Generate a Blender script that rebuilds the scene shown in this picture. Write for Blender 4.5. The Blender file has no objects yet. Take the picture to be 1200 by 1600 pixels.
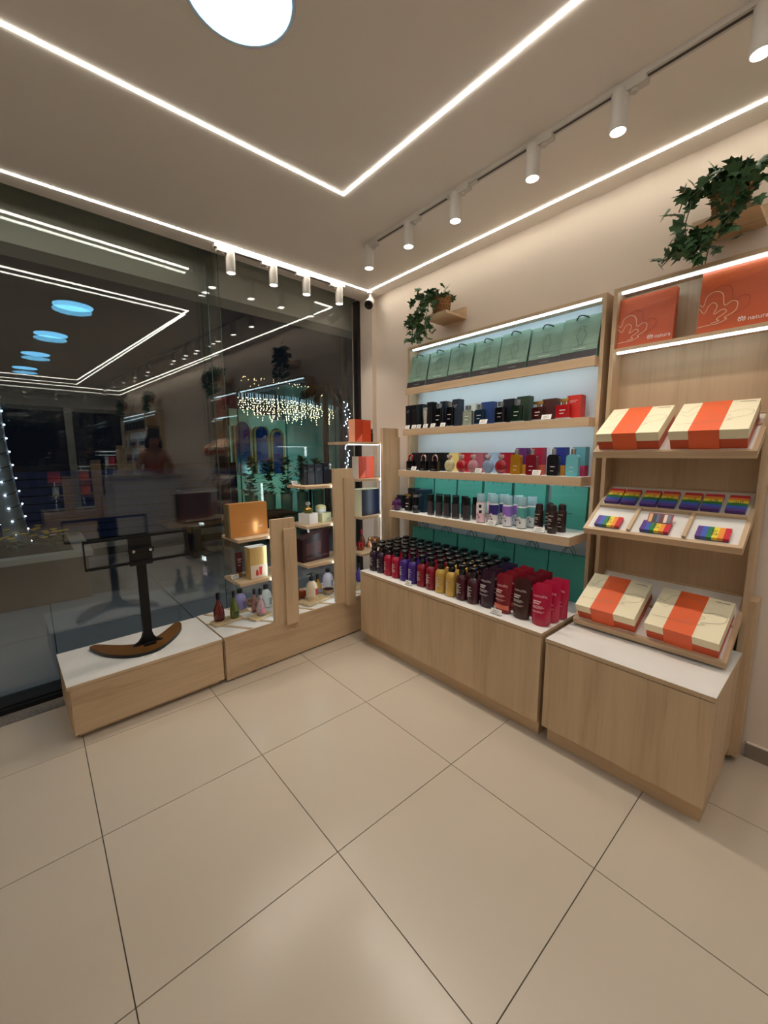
import bpy, math, random
from mathutils import Vector, Matrix

random.seed(11)
SC = bpy.context.scene
COL = SC.collection
PI = math.pi

# ---------------------------------------------------------------- camera
YAW, PITCH, ROLL, FPX = 0.8565, 0.1434, -0.0049, 633.8
CAM = Vector((-1.2673, -2.2196, 1.3485))
_f = Vector((math.cos(YAW)*math.cos(PITCH), math.sin(YAW)*math.cos(PITCH), -math.sin(PITCH)))
_r = Vector((math.sin(YAW), -math.cos(YAW), 0.0))
_u = _r.cross(_f)
_r2 = _r*math.cos(ROLL) + _u*math.sin(ROLL)
_u2 = _u*math.cos(ROLL) - _r*math.sin(ROLL)
cam_data = bpy.data.cameras.new('camera')
cam_data.sensor_fit = 'HORIZONTAL'
cam_data.sensor_width = 36.0
cam_data.lens = FPX/1200*36
cam_data.clip_start = 0.02
cam = bpy.data.objects.new('camera', cam_data)
COL.objects.link(cam)
_m = Matrix((_r2, _u2, -_f)).transposed().to_4x4()
_m.translation = CAM
cam.matrix_world = _m
SC.camera = cam

# ---------------------------------------------------------------- world, exposure
W = bpy.data.worlds.new('night_sky')
SC.world = W
W.use_nodes = True
W.node_tree.nodes['Background'].inputs[0].default_value = (0.35, 0.45, 0.7, 1)
W.node_tree.nodes['Background'].inputs[1].default_value = 0.006
SC.view_settings.view_transform = 'Standard'
SC.view_settings.look = 'None'
SC.view_settings.gamma = 1.0
SC.view_settings.use_curve_mapping = False
SC.view_settings.exposure = 0.36
SC.cycles.max_bounces = 7
SC.cycles.adaptive_threshold = 0.018
SC.cycles.caustics_reflective = False
SC.cycles.caustics_refractive = False

LED = 21.0           # ceiling LED line radiance
DISC = 7.0           # round ceiling panel radiance
SPOT = 10.0           # watts of one track spot
SHELF_LED = 7.0      # cool shelf strips
WARM = (1.0, 0.90, 0.78)
COOL = (0.66, 0.88, 1.0)

# ---------------------------------------------------------------- materials
def lin(c):
    return tuple(((v/255)/12.92 if v/255 <= 0.04045 else ((v/255+0.055)/1.055)**2.4) for v in c)

MATS = {}
def mat(name, rgb, rough=0.5, metal=0.0, trans=0.0, emit=None, strength=0.0, noise=0.0, nscale=40.0, spec=0.5, coat=0.0, bump=0.0, ior=1.45):
    if name in MATS:
        return MATS[name]
    m = bpy.data.materials.new(name)
    m.use_nodes = True
    nt = m.node_tree
    b = nt.nodes['Principled BSDF']
    c = lin(rgb)
    b.inputs['Base Color'].default_value = (*c, 1)
    b.inputs['Roughness'].default_value = rough
    b.inputs['Metallic'].default_value = metal
    b.inputs['Transmission Weight'].default_value = trans
    b.inputs['Specular IOR Level'].default_value = spec
    b.inputs['Coat Weight'].default_value = coat
    b.inputs['IOR'].default_value = ior
    if emit:
        b.inputs['Emission Color'].default_value = (*emit, 1)
        b.inputs['Emission Strength'].default_value = strength
    if noise or bump:
        tc = nt.nodes.new('ShaderNodeTexCoord')
        nz = nt.nodes.new('ShaderNodeTexNoise')
        nz.inputs['Scale'].default_value = nscale
        nz.inputs['Detail'].default_value = 4
        nt.links.new(tc.outputs['Object'], nz.inputs['Vector'])
        if noise:
            rp = nt.nodes.new('ShaderNodeValToRGB')
            rp.color_ramp.elements[0].position = 0.3
            rp.color_ramp.elements[1].position = 0.7
            rp.color_ramp.elements[0].color = (*[v*(1-noise) for v in c], 1)
            rp.color_ramp.elements[1].color = (*[min(1, v*(1+noise)) for v in c], 1)
            nt.links.new(nz.outputs['Fac'], rp.inputs['Fac'])
            nt.links.new(rp.outputs['Color'], b.inputs['Base Color'])
        if bump:
            bp = nt.nodes.new('ShaderNodeBump')
            bp.inputs['Strength'].default_value = bump
            bp.inputs['Distance'].default_value = 0.01
            nt.links.new(nz.outputs['Fac'], bp.inputs['Height'])
            nt.links.new(bp.outputs['Normal'], b.inputs['Normal'])
    MATS[name] = m
    return m

def emitter(name, rgb, strength):
    if name in MATS:
        return MATS[name]
    m = bpy.data.materials.new(name)
    m.use_nodes = True
    nt = m.node_tree
    nt.nodes.clear()
    o = nt.nodes.new('ShaderNodeOutputMaterial')
    e = nt.nodes.new('ShaderNodeEmission')
    e.inputs[0].default_value = (*rgb, 1)
    e.inputs[1].default_value = strength
    nt.links.new(e.outputs[0], o.inputs[0])
    MATS[name] = m
    return m

def wood(name, axis, light=(206, 178, 144), dark=(178, 149, 116), scale=1.0, rough=0.5):
    if name in MATS:
        return MATS[name]
    m = bpy.data.materials.new(name)
    m.use_nodes = True
    nt = m.node_tree
    b = nt.nodes['Principled BSDF']
    b.inputs['Roughness'].default_value = rough
    tc = nt.nodes.new('ShaderNodeTexCoord')
    mp = nt.nodes.new('ShaderNodeMapping')
    s = [11*scale]*3
    s[axis] = 0.75*scale
    mp.inputs['Scale'].default_value = s
    nt.links.new(tc.outputs['Object'], mp.inputs['Vector'])
    n1 = nt.nodes.new('ShaderNodeTexNoise')
    n1.inputs['Scale'].default_value = 1.0
    n1.inputs['Detail'].default_value = 8
    n1.inputs['Roughness'].default_value = 0.62
    n1.inputs['Distortion'].default_value = 0.9
    nt.links.new(mp.outputs['Vector'], n1.inputs['Vector'])
    mp2 = nt.nodes.new('ShaderNodeMapping')
    s2 = [120*scale]*3
    s2[axis] = 5*scale
    mp2.inputs['Scale'].default_value = s2
    nt.links.new(tc.outputs['Object'], mp2.inputs['Vector'])
    n2 = nt.nodes.new('ShaderNodeTexNoise')
    n2.inputs['Scale'].default_value = 1.0
    n2.inputs['Detail'].default_value = 3
    nt.links.new(mp2.outputs['Vector'], n2.inputs['Vector'])
    ad = nt.nodes.new('ShaderNodeMath')
    ad.operation = 'MULTIPLY_ADD'
    ad.inputs[1].default_value = 0.28
    nt.links.new(n2.outputs['Fac'], ad.inputs[0])
    nt.links.new(n1.outputs['Fac'], ad.inputs[2])
    rp = nt.nodes.new('ShaderNodeValToRGB')
    e = rp.color_ramp.elements
    e[0].position = 0.42
    e[0].color = (*lin(dark), 1)
    e[1].position = 0.78
    e[1].color = (*lin(light), 1)
    md = e.new(0.6)
    md.color = (*[(a*0.35+c*0.65) for a, c in zip(lin(dark), lin(light))], 1)
    nt.links.new(ad.outputs[0], rp.inputs['Fac'])
    nt.links.new(rp.outputs['Color'], b.inputs['Base Color'])
    bp = nt.nodes.new('ShaderNodeBump')
    bp.inputs['Strength'].default_value = 0.08
    bp.inputs['Distance'].default_value = 0.004
    nt.links.new(n2.outputs['Fac'], bp.inputs['Height'])
    nt.links.new(bp.outputs['Normal'], b.inputs['Normal'])
    MATS[name] = m
    return m

def pane_glass(name, tint, base=0.045):
    # clear sheet: each face lets light straight through and mirrors more towards grazing angles (Schlick)
    m = bpy.data.materials.new(name)
    m.use_nodes = True
    nt = m.node_tree
    nt.nodes.clear()
    o = nt.nodes.new('ShaderNodeOutputMaterial')
    mx = nt.nodes.new('ShaderNodeMixShader')
    tr = nt.nodes.new('ShaderNodeBsdfTransparent')
    gl = nt.nodes.new('ShaderNodeBsdfGlossy')
    lw = nt.nodes.new('ShaderNodeLayerWeight')
    pw = nt.nodes.new('ShaderNodeMath')
    ma = nt.nodes.new('ShaderNodeMath')
    lw.inputs['Blend'].default_value = 0.5
    pw.operation = 'POWER'
    pw.inputs[1].default_value = 5
    ma.operation = 'MULTIPLY_ADD'
    ma.inputs[1].default_value = 1-base
    ma.inputs[2].default_value = base
    tr.inputs[0].default_value = (*tint, 1)
    gl.inputs['Roughness'].default_value = 0.0
    gl.inputs['Color'].default_value = (1, 1, 1, 1)
    nt.links.new(lw.outputs['Facing'], pw.inputs[0])
    nt.links.new(pw.outputs[0], ma.inputs[0])
    nt.links.new(ma.outputs[0], mx.inputs[0])
    nt.links.new(tr.outputs[0], mx.inputs[1])
    nt.links.new(gl.outputs[0], mx.inputs[2])
    nt.links.new(mx.outputs[0], o.inputs[0])
    MATS[name] = m
    return m

WOOD_Z = wood('oak_upright', 2)
WOOD_Y = wood('oak_along_wall', 1)
WOOD_X = wood('oak_along_window', 0)
WOOD_RAW = wood('raw_board', 0, (214, 190, 148), (186, 156, 112), 1.6)
WOOD_BENCH = wood('bench_wood', 0, (128, 88, 48), (84, 54, 28), 1.2)
WHITE = mat('white_laminate', (226, 222, 216), 0.42, noise=0.02, nscale=8)
BACKWHITE = mat('white_back_panel', (214, 222, 228), 0.5)
BLACK = mat('black_plastic', (13, 13, 14), 0.32)
BLACKMETAL = mat('black_metal', (20, 20, 21), 0.45, 0.3)
WHITEMETAL = mat('white_enamel', (205, 200, 194), 0.4)
CHROME = mat('chrome', (215, 215, 215), 0.15, 1.0)
GOLD = mat('gold_metal', (205, 165, 90), 0.25, 1.0)
SILVER = mat('brushed_silver', (190, 188, 184), 0.35, 1.0)
PAPER = mat('white_card', (236, 232, 226), 0.6)
INK = mat('dark_ink', (38, 36, 38), 0.7)
PRINTW = mat('pale_print', (214, 205, 200), 0.6)
CLEARP = mat('clear_acrylic', (235, 240, 242), 0.08, trans=0.85)

# ---------------------------------------------------------------- mesh building
class MB:
    def __init__(s):
        s.v, s.f, s.mi, s.m = [], [], [], 0
    def face(s, *ids):
        s.f.append(ids); s.mi.append(s.m)
    def quadpts(s, pts):
        n = len(s.v); s.v += [Vector(p) for p in pts]; s.face(*range(n, n+len(pts)))
        return s
    def hexa(s, p):
        # p: 4 bottom points (counter-clockwise from above) + 4 top points
        n = len(s.v); s.v += [Vector(q) for q in p]
        for f in ((3,2,1,0),(4,5,6,7),(0,1,5,4),(1,2,6,5),(2,3,7,6),(3,0,4,7)):
            s.face(*[n+i for i in f])
        return s
    def box(s, x0, y0, z0, x1, y1, z1):
        x0, x1 = min(x0,x1), max(x0,x1); y0, y1 = min(y0,y1), max(y0,y1); z0, z1 = min(z0,z1), max(z0,z1)
        return s.hexa([(x0,y0,z0),(x1,y0,z0),(x1,y1,z0),(x0,y1,z0),(x0,y0,z1),(x1,y0,z1),(x1,y1,z1),(x0,y1,z1)])
    def cbox(s, w, d, h, z=0, x=0, y=0):
        return s.box(x-w/2, y-d/2, z, x+w/2, y+d/2, z+h)
    def prism(s, poly, z0, z1):
        n = len(s.v); k = len(poly)
        s.v += [Vector((a, b, z0)) for a, b in poly] + [Vector((a, b, z1)) for a, b in poly]
        s.face(*[n+i for i in reversed(range(k))]); s.face(*[n+k+i for i in range(k)])
        for i in range(k):
            j = (i+1) % k
            s.face(n+i, n+j, n+k+j, n+k+i)
        return s
    def rbox(s, w, d, h, r, z=0, seg=3, x=0, y=0):
        pts = []
        for cx, cy, a0 in ((w/2-r, d/2-r, 0), (-w/2+r, d/2-r, PI/2), (-w/2+r, -d/2+r, PI), (w/2-r, -d/2+r, 1.5*PI)):
            for i in range(seg+1):
                a = a0+i*PI/2/seg
                pts.append((x+cx+r*math.cos(a), y+cy+r*math.sin(a)))
        return s.prism(pts, z, z+h)
    def lathe(s, prof, n=14, c=(0,0,0), sy=1.0):
        b = len(s.v); k = len(prof)
        for r, z in prof:
            for i in range(n):
                a = 2*PI*i/n
                s.v.append(Vector((c[0]+r*math.cos(a), c[1]+r*sy*math.sin(a), c[2]+z)))
        for q in range(k-1):
            for i in range(n):
                j = (i+1) % n
                s.face(b+q*n+i, b+q*n+j, b+(q+1)*n+j, b+(q+1)*n+i)
        s.face(*[b+i for i in reversed(range(n))])
        s.face(*[b+(k-1)*n+i for i in range(n)])
        return s
    def arcband(s, r, z0, z1, a0, a1, seg=4, sy=1.0):
        # curved ribbon hugging a cylinder, centred on -Y
        b = len(s.v)
        for i in range(seg+1):
            a = -PI/2 + a0 + (a1-a0)*i/seg
            for z in (z0, z1):
                s.v.append(Vector((r*math.cos(a), r*sy*math.sin(a), z)))
        for i in range(seg):
            s.face(b+2*i, b+2*i+2, b+2*i+3, b+2*i+1)
        return s
    def tube(s, pts, r, n=6, closed=False):
        pts = [Vector(p) for p in pts]; b = len(s.v); k = len(pts)
        rr = r if isinstance(r, (list, tuple)) else [r]*k
        up = Vector((0.0123, 0.031, 1)).normalized()
        for i, p in enumerate(pts):
            if closed:
                d = pts[(i+1) % k]-pts[i-1]
            else:
                d = pts[min(i+1, k-1)]-pts[max(i-1, 0)]
            d.normalize()
            a = d.cross(up)
            if a.length < 0.05:
                a = d.cross(Vector((1, 0, 0)))
            a.normalize(); c = d.cross(a)
            for q in range(n):
                t = 2*PI*q/n
                s.v.append(p+(a*math.cos(t)+c*math.sin(t))*rr[i])
        for i in range(k if closed else k-1):
            i2 = (i+1) % k
            for q in range(n):
                q2 = (q+1) % n
                s.face(b+i*n+q, b+i*n+q2, b+i2*n+q2, b+i2*n+q)
        if not closed:
            s.face(*[b+q for q in range(n)]); s.face(*[b+(k-1)*n+q for q in reversed(range(n))])
        return s
    def stroke(s, pts, w, fn):
        # flat printed line: pts 2-D, fn maps (u,v)->3-D
        b = len(s.v); k = len(pts)
        for i in range(k):
            p = Vector(pts[max(i-1, 0)]); q = Vector(pts[min(i+1, k-1)])
            d = (q-p)
            if d.length < 1e-9:
                d = Vector((1, 0))
            d.normalize(); nrm = Vector((-d.y, d.x))*w/2
            c = Vector(pts[i])
            s.v.append(Vector(fn(*(c-nrm)))); s.v.append(Vector(fn(*(c+nrm))))
        for i in range(k-1):
            s.face(b+2*i, b+2*i+2, b+2*i+3, b+2*i+1)
        return s
    def lines(s, u0, u1, vs, w, fn):
        for i, v in enumerate(vs):
            e = u1-(u1-u0)*(0.0, 0.25, 0.1, 0.4, 0.18)[i % 5]
            s.stroke([(u0, v), (e, v)], w, fn)
        return s
    def text(s, body, size, fn, align='CENTER'):
        vs, fs = text_geo(body, size, align)
        b = len(s.v)
        s.v += [Vector(fn(x, y)) for x, y in vs]
        for f in fs:
            s.face(*[b+i for i in f])
        return s
    def xf(s, M, start=0):
        for i in range(start, len(s.v)):
            s.v[i] = M @ s.v[i]
        return s
    def mesh(s, name, mats, smooth=False):
        me = bpy.data.meshes.new(name)
        me.from_pydata([tuple(v) for v in s.v], [], s.f)
        for m in (mats if isinstance(mats, (list, tuple)) else [mats]):
            me.materials.append(m)
        if any(s.mi):
            me.polygons.foreach_set('material_index', s.mi)
        if smooth:
            me.polygons.foreach_set('use_smooth', [True]*len(s.f))
            me.set_sharp_from_angle(angle=math.radians(38))
        me.update()
        return me

_TXT = {}
def text_geo(body, size, align):
    k = (body, size, align)
    if k not in _TXT:
        cu = bpy.data.curves.new('lettering', 'FONT')
        cu.body = body; cu.size = size; cu.align_x = align; cu.resolution_u = 2
        ob = bpy.data.objects.new('lettering', cu)
        COL.objects.link(ob)
        dg = bpy.context.evaluated_depsgraph_get()
        me = ob.evaluated_get(dg).to_mesh()
        _TXT[k] = ([(v.co.x, v.co.y) for v in me.vertices], [tuple(p.vertices) for p in me.polygons])
        ob.evaluated_get(dg).to_mesh_clear()
        bpy.data.objects.remove(ob); bpy.data.curves.remove(cu)
    return _TXT[k]

def smooth_line(pts, n=5):
    out = []; k = len(pts)
    P = [Vector(p) for p in pts]
    for i in range(k-1):
        p0, p1, p2, p3 = P[max(i-1, 0)], P[i], P[i+1], P[min(i+2, k-1)]
        for j in range(n):
            t = j/n
            out.append(tuple(0.5*((2*p1)+(p2-p0)*t+(2*p0-5*p1+4*p2-p3)*t*t+(3*p1-p0-3*p2+p3)*t**3)))
    out.append(tuple(P[-1]))
    return out

# ---------------------------------------------------------------- objects
def wmat(o):
    m = o.matrix_basis.copy()
    while o.parent:
        o = o.parent
        m = o.matrix_basis @ m
    return m

LABELS = {}
def tag(o, label=None, cat=None, group=None, kind=None):
    if label: o['label'] = label
    if cat: o['category'] = cat
    if group: o['group'] = group
    if kind: o['kind'] = kind
    return o

def thing(name, label, cat, loc=(0,0,0), rz=0.0, group=None, M=None, kind=None):
    o = bpy.data.objects.new(name, None)
    o.empty_display_size = 0.05
    COL.objects.link(o)
    if M is not None:
        o.location = M.to_translation(); o.rotation_euler = M.to_euler()
    else:
        o.location = loc; o.rotation_euler = (0, 0, rz)
    tag(o, label, cat, group, kind)
    return o

def part(mb, name, mats, parent, smooth=False, kind=None, label=None, world=True):
    """world-space mesh data -> one mesh object under parent"""
    if world and parent is not None:
        mb.xf(wmat(parent).inverted())
    o = bpy.data.objects.new(name, mb.mesh(name, mats, smooth))
    COL.objects.link(o)
    o.parent = parent
    tag(o, label, None, None, kind)
    return o

def single(mb, name, mats, label, cat, group=None, smooth=False, kind=None):
    """a thing that is one mesh, origin at its base"""
    lo = [min(v[i] for v in mb.v) for i in range(3)]; hi = [max(v[i] for v in mb.v) for i in range(3)]
    c = Vector(((lo[0]+hi[0])/2, (lo[1]+hi[1])/2, lo[2]))
    mb.xf(Matrix.Translation(-c))
    o = bpy.data.objects.new(name, mb.mesh(name, mats, smooth))
    COL.objects.link(o)
    o.location = c
    tag(o, label, cat, group, kind)
    return o

def struct(mb, name, mats, smooth=False):
    return single(mb, name, mats, None, None, kind='structure', smooth=smooth)

SHAPES = {}
def shp(key, fn, mats, smooth=True):
    if key not in SHAPES:
        mb = MB(); fn(mb)
        SHAPES[key] = mb.mesh(key.split('|')[0], mats, smooth)
    return SHAPES[key]

def inst(mesh, name, parent, loc=(0,0,0), rot=(0,0,0), scale=None):
    o = bpy.data.objects.new(name, mesh)
    COL.objects.link(o)
    o.parent = parent
    o.location = loc; o.rotation_euler = rot
    if scale: o.scale = scale
    return o

def copy_tree(o, parent=None, skip=()):
    c = o.copy(); COL.objects.link(c); c.parent = parent
    for ch in list(o.children):
        if ch.name.split('.')[0] not in skip:
            copy_tree(ch, c, skip)
    return c

ORD = ['first', 'second', 'third', 'fourth', 'fifth', 'sixth', 'seventh', 'eighth', 'ninth', 'tenth', 'eleventh', 'twelfth']
# ================================================================ room shell
H = 2.627            # ceiling height
XW, XL, YB = 1.03, -2.53, -6.9
TL = 0.6             # floor tile
ANG = math.radians(2.4)      # the shop window stands slightly skew to the tile grid
WO = Vector((-1.24, 0.06, 0))
WEX = Vector((math.cos(ANG), math.sin(ANG), 0)); WEY = Vector((-math.sin(ANG), math.cos(ANG), 0))
def L(s, t, z):
    return WO + WEX*s + WEY*t + Vector((0, 0, z))
def LB(s, t, z):             # far shop front, mirrored front to back
    return Vector((-1.24+s, YB+0.55-t, z))
def wbox(mb, F, s0, s1, t0, t1, z0, z1):
    p = [F(s0, t0, z0), F(s1, t0, z0), F(s1, t1, z0), F(s0, t1, z0), F(s0, t0, z1), F(s1, t0, z1), F(s1, t1, z1), F(s0, t1, z1)]
    if (p[1]-p[0]).cross(p[3]-p[0]).z < 0:
        p = [p[3], p[2], p[1], p[0], p[7], p[6], p[5], p[4]]
    return mb.hexa(p)
GT = 0.4926                  # glass plane in window coordinates

WALLPAINT = mat('wall_paint', (222, 208, 194), 0.75, noise=0.015, nscale=3)
CEILPAINT = mat('ceiling_paint', (238, 232, 225), 0.8, noise=0.012, nscale=2)
TILE = mat('porcelain_tile', (194, 180, 162), 0.22, noise=0.02, nscale=2.2, spec=0.5)
GROUT = mat('grout', (96, 84, 72), 0.9)
SKIRT = mat('skirting_tile', (134, 122, 110), 0.4)
GRANITE = mat('granite', (120, 112, 104), 0.35, noise=0.55, nscale=160)
GLASS = pane_glass('shop_window_glass', (0.945, 0.962, 0.955), 0.05)
LEDW = emitter('led_line_warm', (1.0, 0.93, 0.80), LED)
DISCM = emitter('cool_disc', (0.20, 0.62, 1.0), DISC)
LENS = emitter('spot_lens', (1.0, 0.95, 0.86), 14)
SLED = emitter('shelf_led', COOL, SHELF_LED)

floor = struct(MB().box(XL, YB, -0.05, XW, 0.60, -0.004), 'floor', GROUT)
g = 0.0016
for i in range(-5, 2):
    for j in range(-12, 1):
        x0, x1 = max(i*TL, XL), min((i+1)*TL, XW); y0, y1 = max(j*TL, YB), (j+1)*TL
        full = abs(x1-x0-TL) < 1e-6 and abs(y1-y0-TL) < 1e-6
        if full:
            me = shp('floor_tile', lambda mb: mb.box(g, g, -0.004, TL-g, TL-g, 0), TILE, False)
            o = inst(me, 'tile', floor)
            o.location = floor.matrix_basis.inverted() @ Vector((i*TL, j*TL, 0))
        else:
            part(MB().box(x0+g, y0+g, -0.004, x1-g, y1-g, 0), 'tile', TILE, floor)

struct(MB().box(XW, YB, 0, XW+0.1, 0.80, H+0.1), 'wall_right', WALLPAINT)
struct(MB().box(XL-0.1, YB, 0, XL, 0.80, H+0.1), 'wall_left', WALLPAINT)
struct(MB().hexa([(XL-0.1, YB-0.1, H), (XW+0.1, YB-0.1, H), (XW+0.1, 0.678, H), (XL-0.1, 0.508, H), (XL-0.1, YB-0.1, H+0.1), (XW+0.1, YB-0.1, H+0.1), (XW+0.1, 0.678, H+0.1), (XL-0.1, 0.508, H+0.1)]), 'ceiling', CEILPAINT)
struct(MB().box(0.987, 0.52, 0, XW, 0.80, H), 'wall_corner', WALLPAINT)
bb = struct(MB().box(XW-0.012, -4.18, 0, XW, -2.034, 0.066), 'baseboard_right', SKIRT)
part(MB().box(XW-0.013, -4.18, 0.066, XW, -2.034, 0.071), 'top_bead', WALLPAINT, bb)

# granite threshold and glass front
GA = 0.046                    # skew of the glass front
def GF(x, t, z):
    return Vector((x, t+GA*x, z))
def gbox(x0, x1, t0, t1, z0, z1):
    return wbox(MB(), GF, x0, x1, t0, t1, z0, z1)
struct(gbox(XL, 0.987, 0.515, 0.625, 0.0005, 0.004), 'threshold', GRANITE)
fr = struct(gbox(XL, 0.987, 0.62, 0.80, 0.0, 0.030), 'trim_1', BLACKMETAL)
part(gbox(XL, 0.987, 0.645, 0.650, 0.030, 0.038), 'guide_rail', BLACKMETAL, fr)
struct(gbox(0.957, 0.987, 0.635, 0.70, 0.030, H), 'trim_2', mat('dark_frame', (24, 18, 16), 0.5))
def pane(name, x0, x1, t, z0=0.030, z1=H+0.12):
    return struct(gbox(x0, x1, t, t+0.008, z0, z1), name, GLASS)
EDGE = mat('glass_edge', (60, 84, 78), 0.25)
w1 = pane('window_1', -0.288, 0.957, 0.6575)
w2 = pane('window_2', XL, -0.190, 0.7185)
p3 = []
for z in (0.030, H+0.12):
    q = 0.7495+0.005*(z-1.4)
    p3 += [GF(XL, q, z), GF(-0.205, q, z), GF(-0.205, q+0.008, z), GF(XL, q+0.008, z)]
w3 = struct(MB().hexa(p3), 'window_3', GLASS)
part(gbox(-0.2905, -0.288, 0.6575, 0.6655, 0.030, H+0.12), 'pane_edge', EDGE, w1)
part(gbox(-0.190, -0.1875, 0.7185, 0.7265, 0.030, H+0.12), 'pane_edge', EDGE, w2)
# concrete lintel outside, above the glass line
LINT = mat('lintel_render', (196, 196, 188), 0.8)
struct(gbox(XL-0.1, 1.4, 0.86, 1.06, 2.45, H+0.25), 'trim_3', LINT)
struct(gbox(XL-0.1, 1.4, 0.60, 1.06, H+0.125, H+0.2), 'trim_7', LINT)
# far shop front (behind the photographer, mirrored in the glass)
struct(MB().box(XL, YB+0.002, 0.03, XW, YB+0.01, H), 'window_4', GLASS)
struct(wbox(MB(), LB, -1.3, 2.28, 0.50, 0.54, 2.30, H), 'trim_4', LINT)
struct(wbox(MB(), LB, -1.3, 2.28, 0.53, 0.56, 0.0, 0.036), 'trim_5', BLACKMETAL)
struct(wbox(MB(), LB, 1.30, 1.42, 0.55, 0.60, 0.0, 2.32), 'trim_6', LINT)

# ---------------------------------------------------------------- ceiling lights
def led(x0, y0, x1, y1, label):
    w = 0.006
    m = MB()
    if abs(x1-x0) > abs(y1-y0):
        m.box(x0-w, y0-w, H-0.003, x1+w, y0+w, H+0.004)
    else:
        m.box(x0-w, y0+w, H-0.003, x0+w, y1-w, H+0.004)
    return single(m, 'ceiling_led_line', LEDW, label, 'light', 'LED lines in the ceiling')
OX, OY, OXL, OYB = 0.903, 0.457, -2.40, -6.2
led(OXL, OY, OX, OY, 'white LED line in the ceiling along the shop window')
led(OX, OYB, OX, OY, 'white LED line in the ceiling along the right wall')
led(OXL, OYB, OXL, OY, 'white LED line in the ceiling along the left wall')
led(OXL, OYB, OX, OYB, 'white LED line in the ceiling at the far shop front')
IX, IY, IXL, IYB = 0.044, -0.41, -1.54, -5.3
led(IXL, IY, IX, IY, 'inner LED rectangle line nearest the shop window')
led(IX, IYB, IX, IY, 'inner LED rectangle line nearest the right wall')
led(IXL, IYB, IXL, IY, 'inner LED rectangle line nearest the left wall')
led(IXL, IYB, IX, IYB, 'inner LED rectangle line farthest from the shop window')

for k in range(4):
    y = -0.96-1.2*k
    t = thing('round_ceiling_light', ['round cool white ceiling light nearest the shop window', 'second round ceiling light from the shop window', 'third round ceiling light from the shop window', 'fourth and farthest round ceiling light'][k], 'light', (-0.70, y, H), 0, 'round ceiling lights')
    inst(shp('disc_rim', lambda mb: mb.lathe([(0.143, 0), (0.155, 0), (0.155, -0.012), (0.143, -0.012)], 40), WHITEMETAL), 'rim', t)
    inst(shp('disc_face', lambda mb: mb.lathe([(0.142, -0.014), (0.145, -0.010)], 40), DISCM), 'diffuser', t)

def spot_head(mbk, loc, axis, label, lit=True):
    t = thing('track_spotlight', label, 'spotlight', loc, axis, 'white cylinder track spotlights')
    inst(shp('spot_can', lambda mb: mb.lathe([(0.0285, -0.022), (0.0285, -0.142), (0.0255, -0.144), (0.0255, -0.132)], 20), WHITEMETAL), 'cylinder_body', t)
    inst(shp('spot_lens', lambda mb: mb.lathe([(0.025, -0.1405), (0.0245, -0.1395)], 20), LENS), 'lens', t)
    inst(shp('spot_adapter', lambda mb: mb.box(-0.017, 0.0, -0.036, 0.017, 0.085, -0.018), WHITEMETAL, False), 'track_adapter', t)
    inst(shp('spot_pivot', lambda mb: mb.lathe([(0.011, -0.046), (0.011, -0.018)], 10, (0, 0.046, 0)), WHITEMETAL), 'pivot', t)
    if lit:
        ld = bpy.data.lights.new('spot_beam', 'SPOT')
        ld.energy = SPOT; ld.color = WARM; ld.spot_size = math.radians(95); ld.spot_blend = 0.7; ld.shadow_soft_size = 0.024
        lo = bpy.data.objects.new('spot_beam', ld); COL.objects.link(lo)
        lo.parent = t; lo.location = (0, 0, -0.15)
    return t

TRX = 0.44
tr = thing('ceiling_track', 'long white lighting track on the ceiling along the right wall', 'track', (TRX, -3.0, H))
part(MB().box(TRX-0.017, -6.0, H-0.018, TRX+0.017, -0.085, H), 'rail', WHITEMETAL, tr)
part(MB().box(TRX-0.006, -6.0, H-0.0186, TRX+0.006, -0.085, H-0.018), 'slot', mat('track_slot', (70, 64, 60), 0.6), tr)
part(MB().box(TRX-0.012, -0.75, H-0.024, TRX+0.012, -0.93, H-0.0187), 'feed_connector', WHITEMETAL, tr)
ys = [-0.12, -0.47, -0.80, -1.21, -1.54, -1.92, -2.9, -3.5, -4.1, -4.7, -5.3]
for k, y in enumerate(ys):
    spot_head(None, (TRX, y, H), PI, ORD[k].capitalize()+' cylinder spotlight from the corner on the right wall track')
tr = thing('ceiling_track', 'short white lighting track on the ceiling along the shop window', 'track', (0.2, 0.497, H))
part(MB().box(-0.285, 0.480, H-0.018, 0.69, 0.514, H), 'rail', WHITEMETAL, tr)
part(MB().box(-0.285, 0.491, H-0.0186, 0.69, 0.503, H-0.018), 'slot', mat('track_slot', (70, 64, 60), 0.6), tr)
for k, x in enumerate([-0.185, 0.105, 0.36, 0.645]):
    spot_head(None, (x, 0.497, H), -PI/2+PI, ['leftmost', 'second from left', 'third from left', 'rightmost'][k]+' cylinder spotlight on the window track')
tr = thing('ceiling_track', 'white lighting track along the far shop front', 'track', (-0.3, YB+0.4, H))
part(MB().box(-1.2, YB+0.40, H-0.018, 0.5, YB+0.434, H), 'rail', WHITEMETAL, tr)
for k, x in enumerate([-1.0, -0.55, -0.1, 0.35]):
    spot_head(None, (x, YB+0.417, H), PI/2, 'cylinder spotlight on the far shop front track, '+ORD[k]+' from left', True)

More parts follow.
